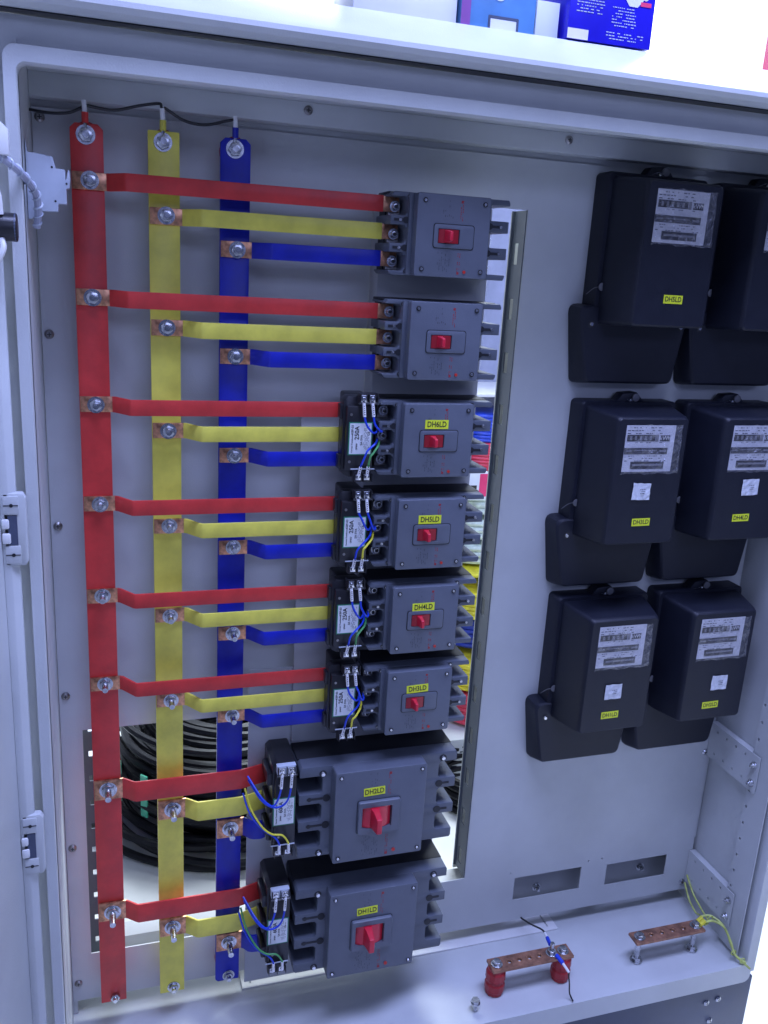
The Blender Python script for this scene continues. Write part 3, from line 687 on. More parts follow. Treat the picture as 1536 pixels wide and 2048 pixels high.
for i in range(2, 6):
    c = cts[i].location; cx, cz = c.x, c.z; y0 = c.y-DS-0.008; w_ = WHO[i].replace('breaker tagged ', '')
    j = lambda s=0.0015: rnd.uniform(-s, s)
    up = [[(.0030,.0325), (.0065,.021), (.0150,.012), (.0220,.009), (.030,.007)], [(.0157,.034), (.0185,.022), (.0255,.0128), (.031,.010), (.036,.008)]]
    for k, x in enumerate(tx):
        sd = ('left', 'right')[k]; q = up[k]; dd = 0.0 if i == 2 else -0.005
        cwire(i, f'blue wire curving down from the {sd} upper terminal of the {w_} transformer',
              [(cx+x-.001, y0-0.002, cz+tz-0.004), (cx+q[0][0], y0-0.004, cz+q[0][1]), (cx+q[1][0]+j(), y0-0.005, cz+q[1][1]+j()), (cx+q[2][0], y0-0.004, cz+q[2][1]+dd+j()), (cx+q[3][0], y0+0.003, cz+q[3][1]+dd), (cx+q[4][0], y0+0.024, cz+q[4][1]+dd)], 'wblue', 0.0195)
    low = {2: ('wgreen', 'green'), 3: ('wyel', 'yellow'), 4: ('wgreen', 'green'), 5: ('wyel', 'yellow')}[i]
    dn = [[(.0012,-.0365), (.0045,-.024), (.0095,-.015), (.0230,-.0065), (.032,-.004)], [(.0120,-.035), (.0135,-.024), (.017,-.018), (.0270,-.0100), (.035,-.007)]]
    for k, x in enumerate(tx):
        m = 'wblue' if k == 0 else low[0]; nm = 'blue' if k == 0 else low[1]; q = dn[k]
        cwire(i, f'{nm} wire rising from the lower terminals of the {w_} transformer towards its breaker',
              [(cx+x-0.004, y0-0.002, cz-tb+0.002), (cx+q[0][0], y0-0.004, cz+q[0][1]), (cx+q[1][0]+j(), y0-0.005, cz+q[1][1]), (cx+q[2][0]+j(), y0-0.004, cz+q[2][1]+j()), (cx+q[3][0], y0+0.004, cz+q[3][1]), (cx+q[4][0], y0+0.026, cz+q[4][1])], m, 0.014)
for i in (6, 7):
    c = cts[i].location; cx, cz = c.x, c.z; y0 = c.y-DB-0.008; w_ = WHO[i].replace('breaker tagged ', '')
    up = [[(-.009,.041), (-.015,.0245), (-.0236,.0195), (-.0355,.0245), (-.051,.0425)], [(.006,.043), (.002,.0267), (-.008,.0165), (-.0236,.0180), (-.0365,.0215), (-.050,.036)]]
    for k, x in enumerate(txb):
        sd = ('left', 'right')[k]; q = up[k]; n = len(q)
        cwire(i, f'blue wire looping left from the {sd} upper terminal of the {w_} transformer',
              [(cx+x, y0-0.002, cz+tzb-0.004)] + [(cx+p[0], y0-0.004+(0.05 if jx == n-1 else 0.018 if jx == n-2 else 0), cz+p[1]) for jx, p in enumerate(q)], 'wblue')
    m2, n2 = ('wyel', 'yellow') if i == 6 else ('wgreen', 'green')
    dn = [[(-.009,-.049), (-.0165,-.0368), (-.0355,-.023), (-.050,-.010), (-.057,.010)], [(.005,-.044), (-.0045,-.0355), (-.021,-.0305), (-.0355,-.019), (-.048,-.003), (-.054,.018)]]
    for k, x in enumerate(txb):
        m = 'wblue' if k == 0 else m2; nm = 'blue' if k == 0 else n2; q = dn[k]; n = len(q)
        cwire(i, f'{nm} wire arching up and left from the lower terminals of the {w_} transformer',
              [(cx+x-0.002, y0-0.002, cz-tbb+0.002)] + [(cx+p[0], y0-0.003+(0.055 if jx == n-1 else 0.030 if jx == n-2 else 0.006*(jx == n-3)), cz+p[1]) for jx, p in enumerate(q)], m, 0.014, False)

# ------------------------------------------------------------------ energy meters
def make_meter(label, seed=1):
    t = thing('energy_meter', label, 'electricity meter', (0,0,0), 'black electricity meters on the right panel')
    base = rr(-0.089, 0.089, -0.225, 0.0, 0.008)
    bs = MB().loft([[(p[0], 0, p[1]) for p in base], [(p[0], -0.030, p[1]) for p in base], [(p[0]*0.965, -0.034, p[1]*0.985-0.0015) for p in base]]).build('base', 'meter', t, ang=40)
    mb = MB()
    A = rr(-0.080, 0.080, -0.222, -0.006, 0.007); B = rr(-0.0655, 0.0655, -0.2195, -0.0125, 0.007); C = rr(-0.0635, 0.0635, -0.2185, -0.0145, 0.007); Dd = rr(-0.0610, 0.0610, -0.2160, -0.0170, 0.006)
    mb.loft([[(p[0], -0.033, p[1]) for p in A], [(p[0], -0.055, p[1]) for p in rr(-0.076, 0.076, -0.2215, -0.0085, 0.007)], [(p[0], -0.096, p[1]) for p in B], [(p[0], -0.1025, p[1]) for p in C], [(p[0], -0.105, p[1]) for p in Dd]])
    cs = mb.build('cover', 'meter', t, ang=30)
    # hanger boss, seal and wire on the top
    hb = MB().prism([(-0.024, -0.004), (-0.012, 0.012), (0.014, 0.014), (0.022, 0.006), (0.030, -0.004)], -0.006, -0.028).build('hanger_boss', 'meter', t, bevel=0.002)
    sl = MB().cyl((0.010, -0.030, 0.006), FY, 0.0065, 0.003, 18).build('lead_seal', 'lead', t, bevel=0.0006)
    MB().tube([(0.010,-0.031,0.002), (-0.004,-0.034,0.004), (-0.016,-0.032,-0.001), (-0.028,-0.030,-0.006)], 0.0004, 5).build('seal_wire', 'steel', sl)
    screwhead(t, 0.004, -0.0285, 0.000, 0.0035)
    sl = MB().cyl((-0.079, -0.036, -0.166), FY, 0.0062, 0.0026, 18).build('lead_seal', 'lead', t, bevel=0.0006)
    MB().tube([(-0.079,-0.038,-0.162), (-0.070,-0.040,-0.158), (-0.064,-0.042,-0.140), (-0.062,-0.042,-0.120), (-0.067,-0.040,-0.10)], 0.0004, 5).build('seal_wire', 'lead', sl)
    MB().tube([(-0.079,-0.038,-0.166), (-0.090,-0.034,-0.168), (-0.100,-0.028,-0.178)], 0.0004, 5).build('seal_wire', 'lead', sl)
    screwhead(t, -0.073, -0.036, -0.176, 0.0032)
    # terminal cover
    def tc(xl, xr, xlb, xrb, zt, zb, r=0.010):
        out = []
        P = [(xr, zt), (xl, zt), (xlb, zb), (xrb, zb)]
        n = len(P)
        for i, p in enumerate(P):
            a = Vector(P[i-1]); b = Vector(p); c = Vector(P[(i+1)%n]); d1 = (a-b).normalized()*r; d2 = (c-b).normalized()*r
            rr_ = r*1.6 if i == 1 else r
            d1 = d1.normalized()*rr_; d2 = d2.normalized()*rr_
            for k in range(5):
                q = k/4; v = (b+d1)*(1-q)**2 + b*2*q*(1-q) + (b+d2)*q*q; out.append((v.x, v.y))
        return out
    o1 = tc(-0.114, 0.088, -0.098, 0.074, -0.193, -0.316); o2 = tc(-0.1135, 0.087, -0.0975, 0.073, -0.1935, -0.3155); o3 = tc(-0.108, 0.082, -0.086, 0.066, -0.197, -0.309)
    tcv = MB().loft([[(p[0], -0.001, p[1]) for p in o1], [(p[0], -0.010, p[1]) for p in o2], [(p[0], -0.033, p[1]) for p in tc(-0.1125, 0.0855, -0.089, 0.069, -0.1945, -0.312)], [(p[0], -0.0362, p[1]) for p in o3]]).build('terminal_cover', 'meter', t, ang=30)
    MB().box(-0.078, 0.064, -0.0366, -0.0360, -0.2226, -0.2214).build('cover_crease', 'dark', tcv)
    for x in (-0.0895, 0.0715):
        MB().cyl((x, -0.0364, -0.222), FY, 0.0060, 0.0004, 18).build('screw_recess', 'dark', tcv)
        MB().cyl((x, -0.0366, -0.222), FY, 0.0036, 0.0022, 14, r2=0.0026).build('cover_screw', 'silver', tcv)
    # window with register plate
    x0, x1, z0, z1 = -0.0480, 0.0400, -0.0990, -0.0260
    y = -0.105
    pl = MB().box(x0, x1, y-0.0006, y, z0, z1).build('faceplate', 'plate', t, smooth=False)
    W_ = x1-x0; Hh = z1-z0
    dk = MB()
    dk.box(x0+W_*.03, x0+W_*.60, y-0.0010, y-0.0004, z1-Hh*.34, z1-Hh*.20)
    dk.box(x0+W_*.70, x0+W_*.90, y-0.0010, y-0.0004, z1-Hh*.34, z1-Hh*.21)
    dk.box(x0+W_*.00, x0+W_*.88, y-0.0010, y-0.0004, z1-Hh*.62, z1-Hh*.48)
    dk.box(x0+W_*.16, x0+W_*.84, y-0.0010, y-0.0004, z1-Hh*.94, z1-Hh*.78)
    dk.build('register_window', 'platedark', pl, smooth=False)
    lt = MB()
    for k in range(5): lt.box(x0+W_*(.08+.10*k), x0+W_*(.125+.10*k), y-0.0013, y-0.0009, z1-Hh*.315, z1-Hh*.225)
    lt.box(x0+W_*.61, x0+W_*.665, y-0.0013, y-0.0004, z1-Hh*.345, z1-Hh*.195)
    lt.box(x0+W_*.03, x0+W_*.15, y-0.0013, y-0.0009, z1-Hh*.56, z1-Hh*.535); lt.box(x0+W_*.20, x0+W_*.66, y-0.0013, y-0.0009, z1-Hh*.545, z1-Hh*.53)
    lt.prism([(x0+W_*.72, z1-Hh*.57), (x0+W_*.82, z1-Hh*.57), (x0+W_*.82, z1-Hh*.585), (x0+W_*.86, z1-Hh*.55), (x0+W_*.82, z1-Hh*.515), (x0+W_*.82, z1-Hh*.53), (x0+W_*.72, z1-Hh*.53)], y-0.0009, y-0.0013)
    lt.box(x0+W_*.20, x0+W_*.80, y-0.0013, y-0.0009, z1-Hh*.87, z1-Hh*.83)
    lt.build('register_digits', 'platemid', pl, smooth=False)
    text('kWh', Hh*.13, 'plate', pl, (x0+W_*.80, y-0.0011, z1-Hh*.277))
    marks(pl, x0+W_*.03, x0+W_*.90, z1-Hh*.185, z1-Hh*.04, y-0.0006, 'inkgrey', False, 0.55, 21, 0.0028)
    marks(pl, x0+W_*.20, x0+W_*.80, z1-Hh*.40, z1-Hh*.36, y-0.0006, 'inkgrey', False, 0.5, 22, 0.0022)
    marks(pl, x0+W_*.03, x0+W_*.90, z1-Hh*.76, z1-Hh*.65, y-0.0006, 'inkgrey', False, 0.5, 23, 0.0024)
    # crumpled film over the window
    f = bmesh.new(); nx, nz = 14, 12; r = random.Random(seed); V = {}
    for i in range(nx+1):
        for k in range(nz+1):
            e = 0.003 if (i in (0, nx) or k in (0, nz)) else 0
            V[i,k] = f.verts.new((x0-0.002+(W_+0.013)*i/nx + r.uniform(-e, e)*.6, y-0.0025-abs(r.gauss(0, .0011)), z0-0.003+(Hh+0.004)*k/nz + r.uniform(-e, e)*.5))
    for i in range(nx):
        for k in range(nz): f.faces.new((V[i,k], V[i+1,k], V[i+1,k+1], V[i,k+1]))
    mb = MB(); mb.bm.free(); mb.bm = f
    mb.build('clear_film', 'film', t, smooth=False)
    return t
def mlabel(n, s): return s
MX = [0.8065, 1.0035]; MZ = [0.160, -0.181, -0.514]
ml = {(0,0): 'black meter tagged DH5LD at the top left of the panel, without a paper square', (1,0): 'black meter at the top right, cut off by the photo edge, no tag in view',
      (0,1): 'black meter tagged DH3LD, middle row left, with white paper square', (1,1): 'black meter tagged DH4LD, middle row right, with white paper square',
      (0,2): 'black meter tagged DH1LD, bottom row left, with white paper square', (1,2): 'black meter tagged DH2LD, bottom row right, with white paper square'}
m0 = make_meter(ml[0,0]); m0.location = (MX[0], YB-0.0005, zz(MZ[0]))
met = {(0,0): m0}
for k in ml:
    if k != (0,0): met[k] = copy_thing(m0, (MX[k[0]], YB-0.0005, zz(MZ[k[1]])), ml[k])
# tags and paper squares: x,z relative to the meter top centre
tg = {(0,0): ('DH5LD', 0.0015, -0.178, 0), (0,1): ('DH3LD', -0.0003, -0.1815, 1.5), (1,1): ('DH4LD', -0.0065, -0.1800, 2), (0,2): ('DH1LD', -0.0080, -0.1880, 2), (1,2): ('DH2LD', -0.0030, -0.1900, 3)}
for k, (s, x, z, a) in tg.items():
    g = MB().box(-0.0163, 0.0163, -0.0003, 0.0003, -0.0062, 0.0062).build('name_tag', 'label', met[k], loc=(x, -0.1054, z), rot=(0, math.radians(-a*.4), 0), smooth=False)
    text(s, 0.0102, 'ink', g, (0, -0.0005, 0), sx=0.88, bold=0.00008)
for k, (x, z, a) in {(0,1): (-0.0075, -0.1310, 2), (1,1): (0.002, -0.128, -2), (0,2): (-0.0075, -0.1445, 0), (1,2): (0.008, -0.1475, 1)}.items():
    bm = MB(); r = random.Random(k[0]*5+k[1]); g = {}
    for i in range(6):
        for j in range(6): g[i,j] = bm.bm.verts.new((-0.0160+0.0320*i/5+r.uniform(-.0005,.0005), -0.0004-abs(r.gauss(0,.0005)), -0.0135+0.027*j/5+r.uniform(-.0005,.0005)))
    for i in range(5):
        for j in range(5): bm.bm.faces.new((g[i,j], g[i+1,j], g[i+1,j+1], g[i,j+1]))
    p = bm.build('paper_square', 'paper', met[k], loc=(x, -0.1056, z), rot=(0, math.radians(a), 0), smooth=False)
    marks(p, -0.006, 0.006, -0.004, 0.004, -0.0022, 'inkgrey', False, 0.35, 31, 0.0020)

# ------------------------------------------------------------------ earth / neutral bars on the tray
def terminal_bar(label, x0, x1, y0, y1, zt, legs, holes, bolts):
    cx, cy = (x0+x1)/2, (y0+y1)/2
    t = thing('terminal_bar', label, 'terminal bar', (cx, cy, FL), 'copper terminal bars on the tray')
    n = 20; hs = []
    s = 0.0036
    for hxx in holes: hs.append((hxx-s-cx, hxx+s-cx, -s, s))
    MB().holed(x0-cx, x1-cx, y0-cy, y1-cy, hs, zt-FL-0.005, zt-FL, 'xy').build('bar', 'oldcopper', t, smooth=False)
    hh = MB()
    for hxx in holes: hh.torus((hxx-cx, 0, zt-FL), 0.0045, 0.0009, 'z', 20, 6, 0.5)
    hh.build('hole_rim', 'copper', t)
    h = zt-FL-0.005
    for lx in legs:
        if label.startswith('copper neutral'):
            lg = MB()
            pr = [(0.0155,0),(0.0155,h*.10),(0.0178,h*.16),(0.0178,h*.40),(0.0160,h*.46),(0.0160,h*.52),(0.0178,h*.58),(0.0172,h*.84),(0.0145,h*.92),(0.0145,h)]
            lg.loft([[(lx-cx+r*math.cos(math.pi*2*k/12), r*math.sin(math.pi*2*k/12), z) for k in range(12)] for r, z in pr]).build('insulator_post', 'insul', t, ang=20)
        else:
            lg = MB().cyl((lx-cx, 0, 0), (0,0,1), 0.0052, h, 14); lg.cyl((lx-cx, 0, 0.0), (0,0,1), 0.0115, 0.002, 20); lg.cyl((lx-cx, 0, 0.002), (0,0,1), 0.0085, 0.0075, 6); lg.cyl((lx-cx, 0, h-0.010), (0,0,1), 0.0072, 0.0095, 6)
            lg.build('bolt_leg', 'steel', t)
        b = MB().cyl((lx-cx, 0, zt-FL), (0,0,1), 0.0105, 0.0016, 22)
        b.cyl((lx-cx, 0, zt-FL+0.0014), (0,0,1), 0.0075, 0.0060, 6)
        b.build('hex_bolt', 'steel', t, bevel=0.0004)
    return t
nb = terminal_bar('copper neutral bar on two red insulators with a blue lugged black wire', 0.615, 0.772, 1.112, 1.142, zz(-1.160), (0.6275, 0.7575), [0.652+0.0195*k for k in range(4)], 0)
bb = MB().cyl((0.7345-0.6935, 0.0, zz(-1.160)-FL), (0,0,1), 0.0105, 0.0018, 22); bb.cyl((0.041, 0, zz(-1.158)-FL), (0,0,1), 0.0080, 0.006, 6); bb.cyl((0.041, 0, zz(-1.152)-FL), (0,0,1), 0.0040, 0.014, 12)
bb.build('clamp_bolt', 'steel', nb, bevel=0.0003)
eb = terminal_bar('copper earth bar on two steel bolts with yellow and green wires attached', 0.905, 1.054, 1.114, 1.143, zz(-1.165), (0.9190, 1.0410), [0.944+0.0235*k for k in range(4)], 0)
# black wire with blue lugs
o = thing('neutral_wire', 'black wire with two blue crimp lugs crossing the neutral bar on the tray', 'wire', (0.7345, 1.127, zz(-1.155)))
def rel(pts, b=(0.7345, 1.127, -1.155)): return [(x-b[0], y-b[1], z-b[2]) for x, y, z in pts]
MB().tube(rel([(0.735, 1.262, -1.190), (0.742, 1.225, -1.180), (0.748, 1.19, -1.165), (0.744, 1.168, -1.156)]), 0.0016).build('conductor', 'wblack', o)
MB().tube(rel([(0.7445,1.172,-1.157), (0.742,1.155,-1.155)]), 0.0022, sub=1).build('marker_sleeve', 'sleeve', o)
MB().tube(rel([(0.742,1.158,-1.155), (0.738,1.140,-1.153)]), 0.0036, sub=1).build('crimp_lug', 'wblue', o)
MB().tube(rel([(0.738,1.116,-1.155), (0.742,1.098,-1.158)]), 0.0038, sub=1).build('crimp_lug', 'wblue', o)
MB().tube(rel([(0.742,1.099,-1.158), (0.7455,1.082,-1.163)]), 0.0024, sub=1).build('marker_sleeve', 'sleeve', o)
MB().tube(rel([(0.7455,1.084,-1.163), (0.7480,1.080,-1.185), (0.7500,1.078,-1.205), (0.7530,1.0690,-1.2145)]), 0.0014).build('conductor', 'wblack', o)
# yellow-green earth wires
o = thing('earth_wires', 'bundle of yellow-green earth wires from the earth bar to the front right corner', 'wire bundle', (1.045, 1.13, zz(-1.16)))
def rel2(pts): return rel(pts, (1.045, 1.13, -1.16))
gw = mat('yellow_green_wire', (0.48, 0.54, 0.14), 0.4, var=0.2, vscale=60)
MB().tube(rel2([(1.052,1.134,-1.162),(1.064,1.140,-1.158),(1.080,1.135,-1.156),(1.092,1.115,-1.162),(1.098,1.095,-1.182),(1.100,1.082,-1.200),(1.108,1.072,-1.208),(1.118,1.056,-1.216)]), 0.0022).build('conductor', gw, o)
MB().tube(rel2([(1.052,1.126,-1.163),(1.066,1.128,-1.160),(1.082,1.124,-1.160),(1.094,1.108,-1.166),(1.099,1.092,-1.190),(1.104,1.078,-1.206),(1.114,1.064,-1.209)]), 0.0022).build('conductor', gw, o)
MB().tube(rel2([(1.056,1.130,-1.163),(1.072,1.150,-1.168),(1.088,1.185,-1.190),(1.094,1.215,-1.185),(1.098,1.240,-1.165)]), 0.0018).build('conductor', gw, o)
MB().tube(rel2([(1.060,1.126,-1.165),(1.080,1.140,-1.172),(1.096,1.180,-1.180),(1.101,1.215,-1.172),(1.103,1.243,-1.150)]), 0.0018).build('conductor', gw, o)
for yy in (1.134, 1.126): MB().tube(rel2([(1.049,yy,-1.1625),(1.062,yy+.004,-1.1595)]), 0.0044, sub=1).build('crimp_lug', 'wyel', o)
for p in ((1.078,1.132,-1.158),(1.100,1.084,-1.200),(1.110,1.070,-1.208)):
    MB().torus(rel2([p])[0], 0.0050, 0.0012, 'y', 20, 6).build('cable_tie', gw, o)
# loose bolt on the tray
t = thing('loose_bolt', 'short loose steel bolt standing on its head on the tray front', 'bolt', (0.5785, 1.0975, FL))
bq = MB().cyl((0,0,0), (0.0,-0.0,1), 0.0042, 0.016, 12); bq.cyl((0,0,0.014), (0,0,1), 0.0085, 0.0015, 18); bq.cyl((0,0,0.0155), (0,0,1), 0.0075, 0.0055, 6)
bq.build('bolt_shank', 'steel', t)

# ------------------------------------------------------------------ left wall device, pilot lamp, spiral wrapped cable
t = thing('rail_fuse_holder', 'pale grey stepped rail mounted fuse holder at the upper left inside edge', 'fuse holder', (-0.070, 1.12, zz(0.074)))
def rel3(p): return [((x+0.070), (z-0.074)) for x, z in p]
prof = [(-0.0765,0.118),(-0.0745,0.104),(-0.0560,0.1025),(-0.0545,0.1010),(-0.0530,0.1022),(-0.0515,0.1007),(-0.0505,0.1018),(-0.0480,0.1005),(-0.0455,0.0890),(-0.0365,0.0885),(-0.0355,0.0870),(-0.0355,0.0775),(-0.0345,0.0790),(-0.0335,0.0845),(-0.0325,0.0885),(-0.0310,0.0880),(-0.0305,0.0780),(-0.0315,0.0690),(-0.0350,0.0680),(-0.0350,0.0515),(-0.0440,0.0515),(-0.0445,0.0430),(-0.0650,0.0420),(-0.0680,0.034),(-0.0765,0.033)]
MB().prism(rel3(prof), -0.009, 0.009).build('housing', 'creel', t, bevel=0.0006)
mb = MB()
for x, z in ((-0.0495,0.0900),(-0.0470,0.0540),(-0.0345,0.0735)): mb.cyl((x+0.070, -0.0088, z-0.074), FY, 0.0012, 0.0006, 12)
mb.build('rivet_hole', 'dark', t)
o = thing('spiral_wrapped_cable', 'cable in pale spiral wrap curving from the open door into the cabinet', 'cable', (-0.09, 1.04, zz(0.09)))
P = [(-0.112,1.02,0.095),(-0.100,1.03,0.092),(-0.085,1.045,0.083),(-0.0735,1.07,0.072),(-0.066,1.092,0.058),(-0.0655,1.102,0.040),(-0.068,1.108,0.024)]
P = [Vector((a+0.09, b-1.04, c-0.09)) for a, b, c in P]
MB().tube(P, 0.0040, 10, 6).build('cable_core', mat('lavender_wrap', (0.40, 0.42, 0.52), 0.4), o)
def crv(P, t):
    n = len(P)-1; f = min(t*n, n-1e-6); i = int(f); f -= i; E = [P[0]*2-P[1]]+P+[P[-1]*2-P[-2]]; a,b,c,d = E[i:i+4]
    return 0.5*((2*b)+(c-a)*f+(2*a-5*b+4*c-d)*f*f+(3*b-a-3*c+d)*f**3)
sp_ = []; turns = 11; u = None
for k in range(turns*10+1):
    tt = k/(turns*10); q = crv(P, tt); tn = (crv(P, min(1, tt+.01))-crv(P, max(0, tt-.01))).normalized()
    u = tn.orthogonal().normalized() if u is None else (u-tn*u.dot(tn)).normalized(); v = tn.cross(u); a = 2*math.pi*k/10
    sp_.append(q + (u*math.cos(a)+v*math.sin(a))*0.0046)
MB().tube(sp_, 0.0013, 6, 1, 0.5).build('spiral_wrap', 'creel', o)
t = thing('selector_switch', 'black round switch body with white wires behind the open door edge', 'switch', (-0.098, 1.03, zz(0.021)))
MB().cyl((-0.012,0,0), (1,0,0), 0.0145, 0.028, 28).build('switch_body', 'black', t, bevel=0.0015)
MB().torus((0.014,0,0), 0.0135, 0.0012, 'x', 28, 8).build('collar_ring', 'plinth', t)
MB().tube([(-0.012,-0.012,0.060),(-0.004,-0.012,0.045),(0.000,-0.012,0.030),(0.001,-0.010,0.012)], 0.0032).build('lead_wire', 'white', t)
MB().tube([(0.001,-0.008,-0.012),(0.002,-0.012,-0.022),(-0.004,-0.012,-0.034),(-0.012,-0.012,-0.040)], 0.0032).build('lead_wire', 'white', t)
t = thing('white_terminal_box', 'white plastic box with sloped corner at the far left door edge', 'junction box', (-0.098, 1.03, zz(0.105)))
MB().prism([(-0.014,0.024),(0.000,0.022),(0.012,0.011),(0.012,-0.014),(-0.014,-0.014)], -0.006, 0.006).build('box_body', 'white', t, bevel=0.001)
MB().box(0.001, 0.003, -0.010, -0.007, -0.026, -0.012).build('cable_tie', 'white', t)

# ------------------------------------------------------------------ boxes on the cabinet roof
RZ = zz(0.3016)
def roof_box(name, label, cat, x0, x1, y0, y1, h, m, g=None):
    t = thing(name, label, cat, ((x0+x1)/2, (y0+y1)/2, RZ), g)
    w2, d2 = (x1-x0)/2, (y1-y0)/2
    MB().box(-w2, w2, -d2, d2, 0, h).build('carton', m, t, bevel=0.0008)
    return t, w2, d2
t, w2, d2 = roof_box('retail_box', 'teal blue retail box with a violet left edge standing on the cabinet roof', 'box', 0.4385, 0.540, 1.14, 1.22, 0.10, 'teal', 'retail boxes on the roof')
MB().box(-w2-0.0004, -w2+0.012, -d2-0.0006, -d2, 0.0, 0.10).build('violet_edge', 'purple', t, smooth=False)
f = MB(); ring_loft(f, [[(x, -d2-0.0008, z) for x, z in rr(-0.014, 0.028, -0.02, 0.016, 0.001)], [(x, -d2-0.0002, z) for x, z in rr(-0.014, 0.028, -0.02, 0.016, 0.001)], [(x, -d2-0.0002, z) for x, z in rr(-0.011, 0.025, -0.02, 0.013, 0.001)], [(x, -d2-0.0008, z) for x, z in rr(-0.011, 0.025, -0.02, 0.013, 0.001)]])
f.build('printed_frame', 'plinth', t)
MB().box(-0.011, 0.025, -d2-0.0005, -d2, 0.0, 0.0125).build('printed_panel', 'white', t)
MB().cyl((0.000, -d2-0.0003, 0.042), FY, 0.009, 0.0004, 20).build('printed_roundel', 'sticker', t)
t, w2, d2 = roof_box('retail_box', 'white retail box with rounded cut-out beside the teal box on the roof', 'box', 0.5415, 0.5740, 1.14, 1.22, 0.042, 'sticker', 'retail boxes on the roof')
t, w2, d2 = roof_box('lamp_carton', 'deep blue lamp carton with pictures of white bowl lamps on the roof', 'box', 0.5800, 0.7040, 1.125, 1.26, 0.16, 'lampblue', 'retail boxes on the roof')
fy = -d2-0.0003
MB().prism([(0.010,0.072),(0.050,0.072),(0.044,0.056),(0.036,0.047),(0.024,0.047),(0.016,0.056)], fy, fy-0.0003).build('printed_bowl_lamp', 'white', t)
MB().box(0.008, 0.052, fy-0.0005, fy, 0.072, 0.078).build('printed_bowl_rim', mat('cream_print', (0.85, 0.75, 0.45), .4), t)
MB().prism([(-0.052,0.070),(-0.040,0.066),(-0.036,0.084),(-0.044,0.100)], fy, fy-0.0003).build('printed_small_lamp', 'white', t)
MB().box(-w2, -w2+0.030, fy-0.0003, fy, 0.0, 0.012).build('printed_corner', mat('cream_corner', (0.82, 0.78, 0.55), .4), t)
g = MB()
for x, z in ((-0.022, 0.071), (0.047, 0.060)): g.cyl((x, fy, z), FY, 0.0042, 0.0004, 18)
g.build('printed_dot', 'sticker', t)
g = MB()
for x, z in ((-0.038, 0.062), (0.040, 0.049)): g.box(x, x+0.016, fy-0.0004, fy, z, z+0.005)
g.build('printed_badge', 'pink', t)
marks(t, -0.052, -0.012, 0.030, 0.058, fy, 'creel', False, 0.8, 41, 0.0022, 'printed_text')
marks(t, 0.000, 0.038, 0.022, 0.044, fy, 'creel', False, 0.8, 42, 0.0022, 'printed_text')
marks(t, -0.006, 0.052, 0.006, 0.014, fy, 'creel', False, 0.8, 43, 0.0022, 'printed_text')
text('V\u1ec6 SINH', 0.014, mat_name if False else 'creel', t, (0.036, fy-0.0002, 0.086), name='printed_title')
t, w2, d2 = roof_box('retail_box', 'bright pink retail box at the upper right photo edge', 'box', 0.985, 1.09, 1.13, 1.25, 0.12, 'pink', 'retail boxes on the roof')
t, w2, d2 = roof_box('retail_box', 'flat white retail box with thin dark print lines at the upper left of the roof', 'box', 0.300, 0.434, 1.145, 1.25, 0.05, 'white', 'retail boxes on the roof')
marks(t, -0.055, 0.050, 0.022, 0.034, -d2-0.0002, 'oldcopper', False, 0.75, 51, 0.0026, 'printed_text')

# ------------------------------------------------------------------ stock behind the cabinet
t = thing('cable_coil', 'large coil of thick black cable tied with green tape on the white floor', 'cable coil', (0.33, 2.28, 0))
mb = MB(); r = random.Random(3)
for k in range(60):
    lay = k//8; rad = 0.165 + 0.024*(k % 8) + r.uniform(-.012, .012)
    mb.torus((r.uniform(-.02,.02), r.uniform(-.02,.02), 0.016+lay*0.036+r.uniform(0,.02)), rad, 0.0105, 'z', 64, 7, 1.0, 0.028)
for c_, rad in (((-0.03,-0.01,0.014), 0.372), ((0.0,-0.03,0.036), 0.360), ((-0.05,0.0,0.060), 0.350), ((-0.02,-0.02,0.31), 0.30), ((0.03,0.0,0.325), 0.27)):
    mb.torus(c_, rad, 0.0105, 'z', 64, 7, 1.0, 0.02)
mb.build('cable_loops', 'cable', t)
for a in (204, 222):
    q = math.radians(a); c_, s_ = math.cos(q), math.sin(q); g = MB()
    g.prismx([(-0.011,0.10),(0.011,0.10),(0.011,0.22),(-0.011,0.22)], 0.350, 0.354)
    g.build('tie_tape', 'tape', t, rot=(0, 0, q))
def roll_stack(label, cols, x, y, z, R, H, n, matl, g='shrink wrapped wire rolls on the shop shelf'):
    t = thing('wire_roll', label, 'wire roll', (x, y, z), g)
    mb = MB()
    for k in range(n): mb.torus((0, 0, H/n*(k+.5)), R, H/n*0.55, 'z', 36, 8, 1.0, 0.004)
    mb.cyl((0,0,0), (0,0,1), R*0.98, H, 36)
    mb.build('wire_winding', matl, t)
    return t
rack = thing('display_rack', 'tall pale lavender shop rack with shelves seen through the cabinet slot', 'shelf', (1.12, 2.55, 0))
MB().box(-0.22, 0.30, 0.14, 0.16, 0, 2.3).build('rack_back', mat('rack_back_pale', (0.40, 0.42, 0.52), 0.5), rack)
for z in (0.06, 0.36, 0.60, 0.85, 1.16): MB().box(-0.20, 0.28, -0.16, 0.138, z-0.008, z).build('shelf', 'white', rack, bevel=0.001)
for x in (-0.22, 0.29): MB().box(x, x+0.012, -0.16, 0.138, 0, 2.3).build('rack_post', 'creel', rack)
def mm(n, c): return mat(n, c, 0.35, var=0.15, vscale=30)
x = 1.13; y = 2.50
items = [('blue', (0.01, 0.05, 0.50), 1.165, 0.095, 'rolls of blue wire stacked highest on the rack'), ('red', (0.70, 0.04, 0.07), 1.262, 0.08, 'x')]
roll_stack('bright blue wire roll on the upper rack shelf', 0, x, y, 1.012, 0.10, 0.085, 8, mm('roll_blue', (0.01,0.06,0.55)))
roll_stack('red wire roll directly under the bright blue one', 0, x, y, 0.925, 0.105, 0.085, 8, mm('roll_red', (0.75,0.05,0.09)))
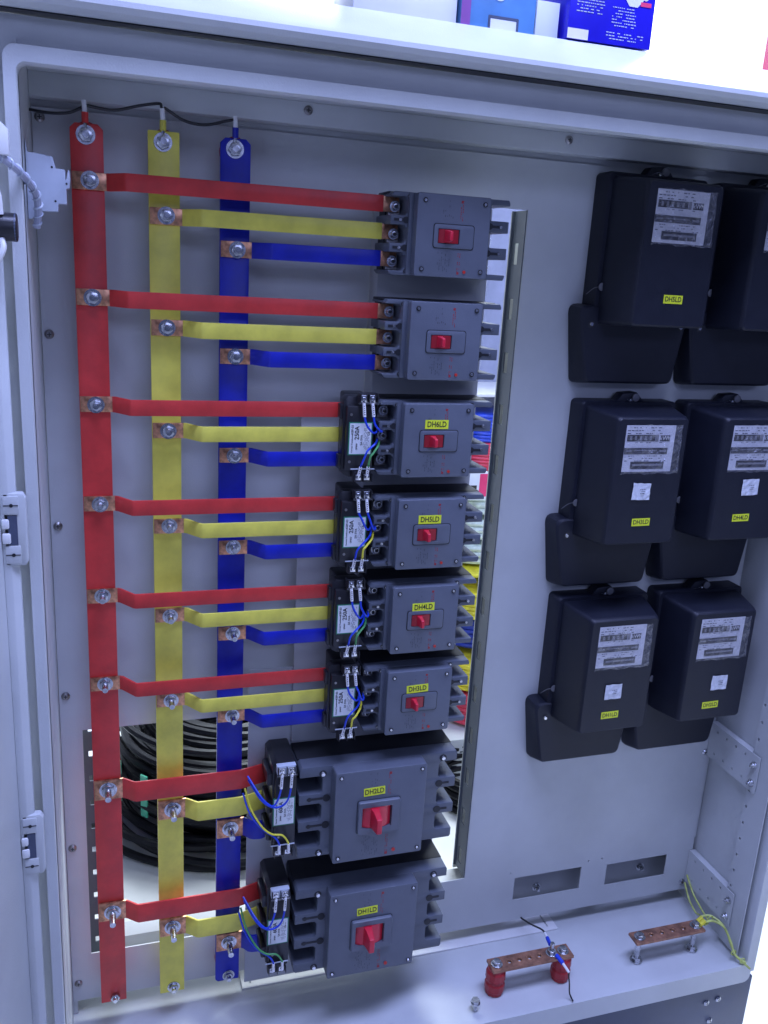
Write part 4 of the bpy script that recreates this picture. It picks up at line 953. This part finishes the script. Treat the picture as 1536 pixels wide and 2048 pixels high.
roll_stack('green and yellow wire roll under the red one', 0, x+.02, y, 0.862, 0.105, 0.060, 6, mm('roll_green', (0.10,0.45,0.12)))
t = thing('price_carton', 'white carton with red corner print beside the green wire roll', 'box', (1.05, 2.36, 0.8505), 'cartons on the rack'); MB().box(-.05,.04,-.03,.03,0,.085).build('carton', 'sticker', t, bevel=.001); MB().box(.012,.0402,-.0306,-.0296,.01,.08).build('red_print', 'pink', t); MB().box(-.02,.004,-.0306,-.0298,.02,.045).build('dark_print', 'ink', t)
for k in range(3):
    roll_stack(['white roll with pale green bands, top of the three pale rolls', 'white roll with pale green bands, middle of the three pale rolls', 'white roll with pale green bands, lowest of the three pale rolls'][k], 0, x, y, 0.785-0.082*k, 0.105, 0.062, 3, mm('roll_pale', (0.68,0.78,0.66)))
roll_stack('yellow wire roll low on the rack above a blue one', 0, x-.02, y-.06, 0.602+.0, 0.115, 0.010+.0, 1, mm('roll_yellow', (0.85,0.72,0.04)))
roll_stack('thick yellow wire roll just above the dark blue roll', 0, x-.02, y-.08, 0.470+.0, 0.115, 0.085, 6, mm('roll_yellow2', (0.85,0.72,0.04)))
roll_stack('dark blue wire roll between two yellow rolls', 0, x+.0, y-.06, 0.362, 0.115, 0.095, 6, mm('roll_navy', (0.02,0.05,0.40)))
roll_stack('yellow wire roll low at the rack foot', 0, x-.02, y-.14, 0.255, 0.12, 0.085, 6, mm('roll_yellow3', (0.80,0.66,0.04)))
roll_stack('red and pink wire roll at the bottom of the rack', 0, x-.01, y-.16, 0.145, 0.12, 0.10, 7, mm('roll_pink', (0.80,0.07,0.12)))
t = thing('printed_carton', 'white floor carton with blurred dark lettering at the rack foot', 'box', (1.06, 2.28, 0.0), 'cartons on the rack'); MB().box(-.12,.12,-.10,.10,0,.135).build('carton', 'sticker', t, bevel=.002); marks(t, -.08, .09, .03, .11, -.1003, 'inkgrey', False, .6, 61, .010)
t = thing('black_cable_stack', 'low stack of thick black cable on the floor right of the breakers', 'cable coil', (1.02, 2.08, 0.0))
mb = MB()
for k in range(5): mb.torus((0,0,.012+.022*k), 0.11-.004*(k%2), .011, 'z', 40, 7, 1, .01)
mb.build('cable_loops', 'cable', t)
t = thing('hanging_blister_pack', 'clear plastic packs hanging on the rack behind the breakers', 'packaging', (1.075, 2.52, 1.22))
for k in range(4):
    p = MB().box(-.045,.035,-.02,.0,.0+.11*k,.09+.11*k).build('clear_pack', 'film', t, bevel=.004); MB().box(-.04,.03,.001,.003,.005+.11*k,.088+.11*k).build('backing_card', 'creel', p)
    MB().box(-.03,.02,-.021,-.0205,.01+.11*k,.03+.11*k).build('card_print', 'pink' if k == 1 else 'sticker', p)
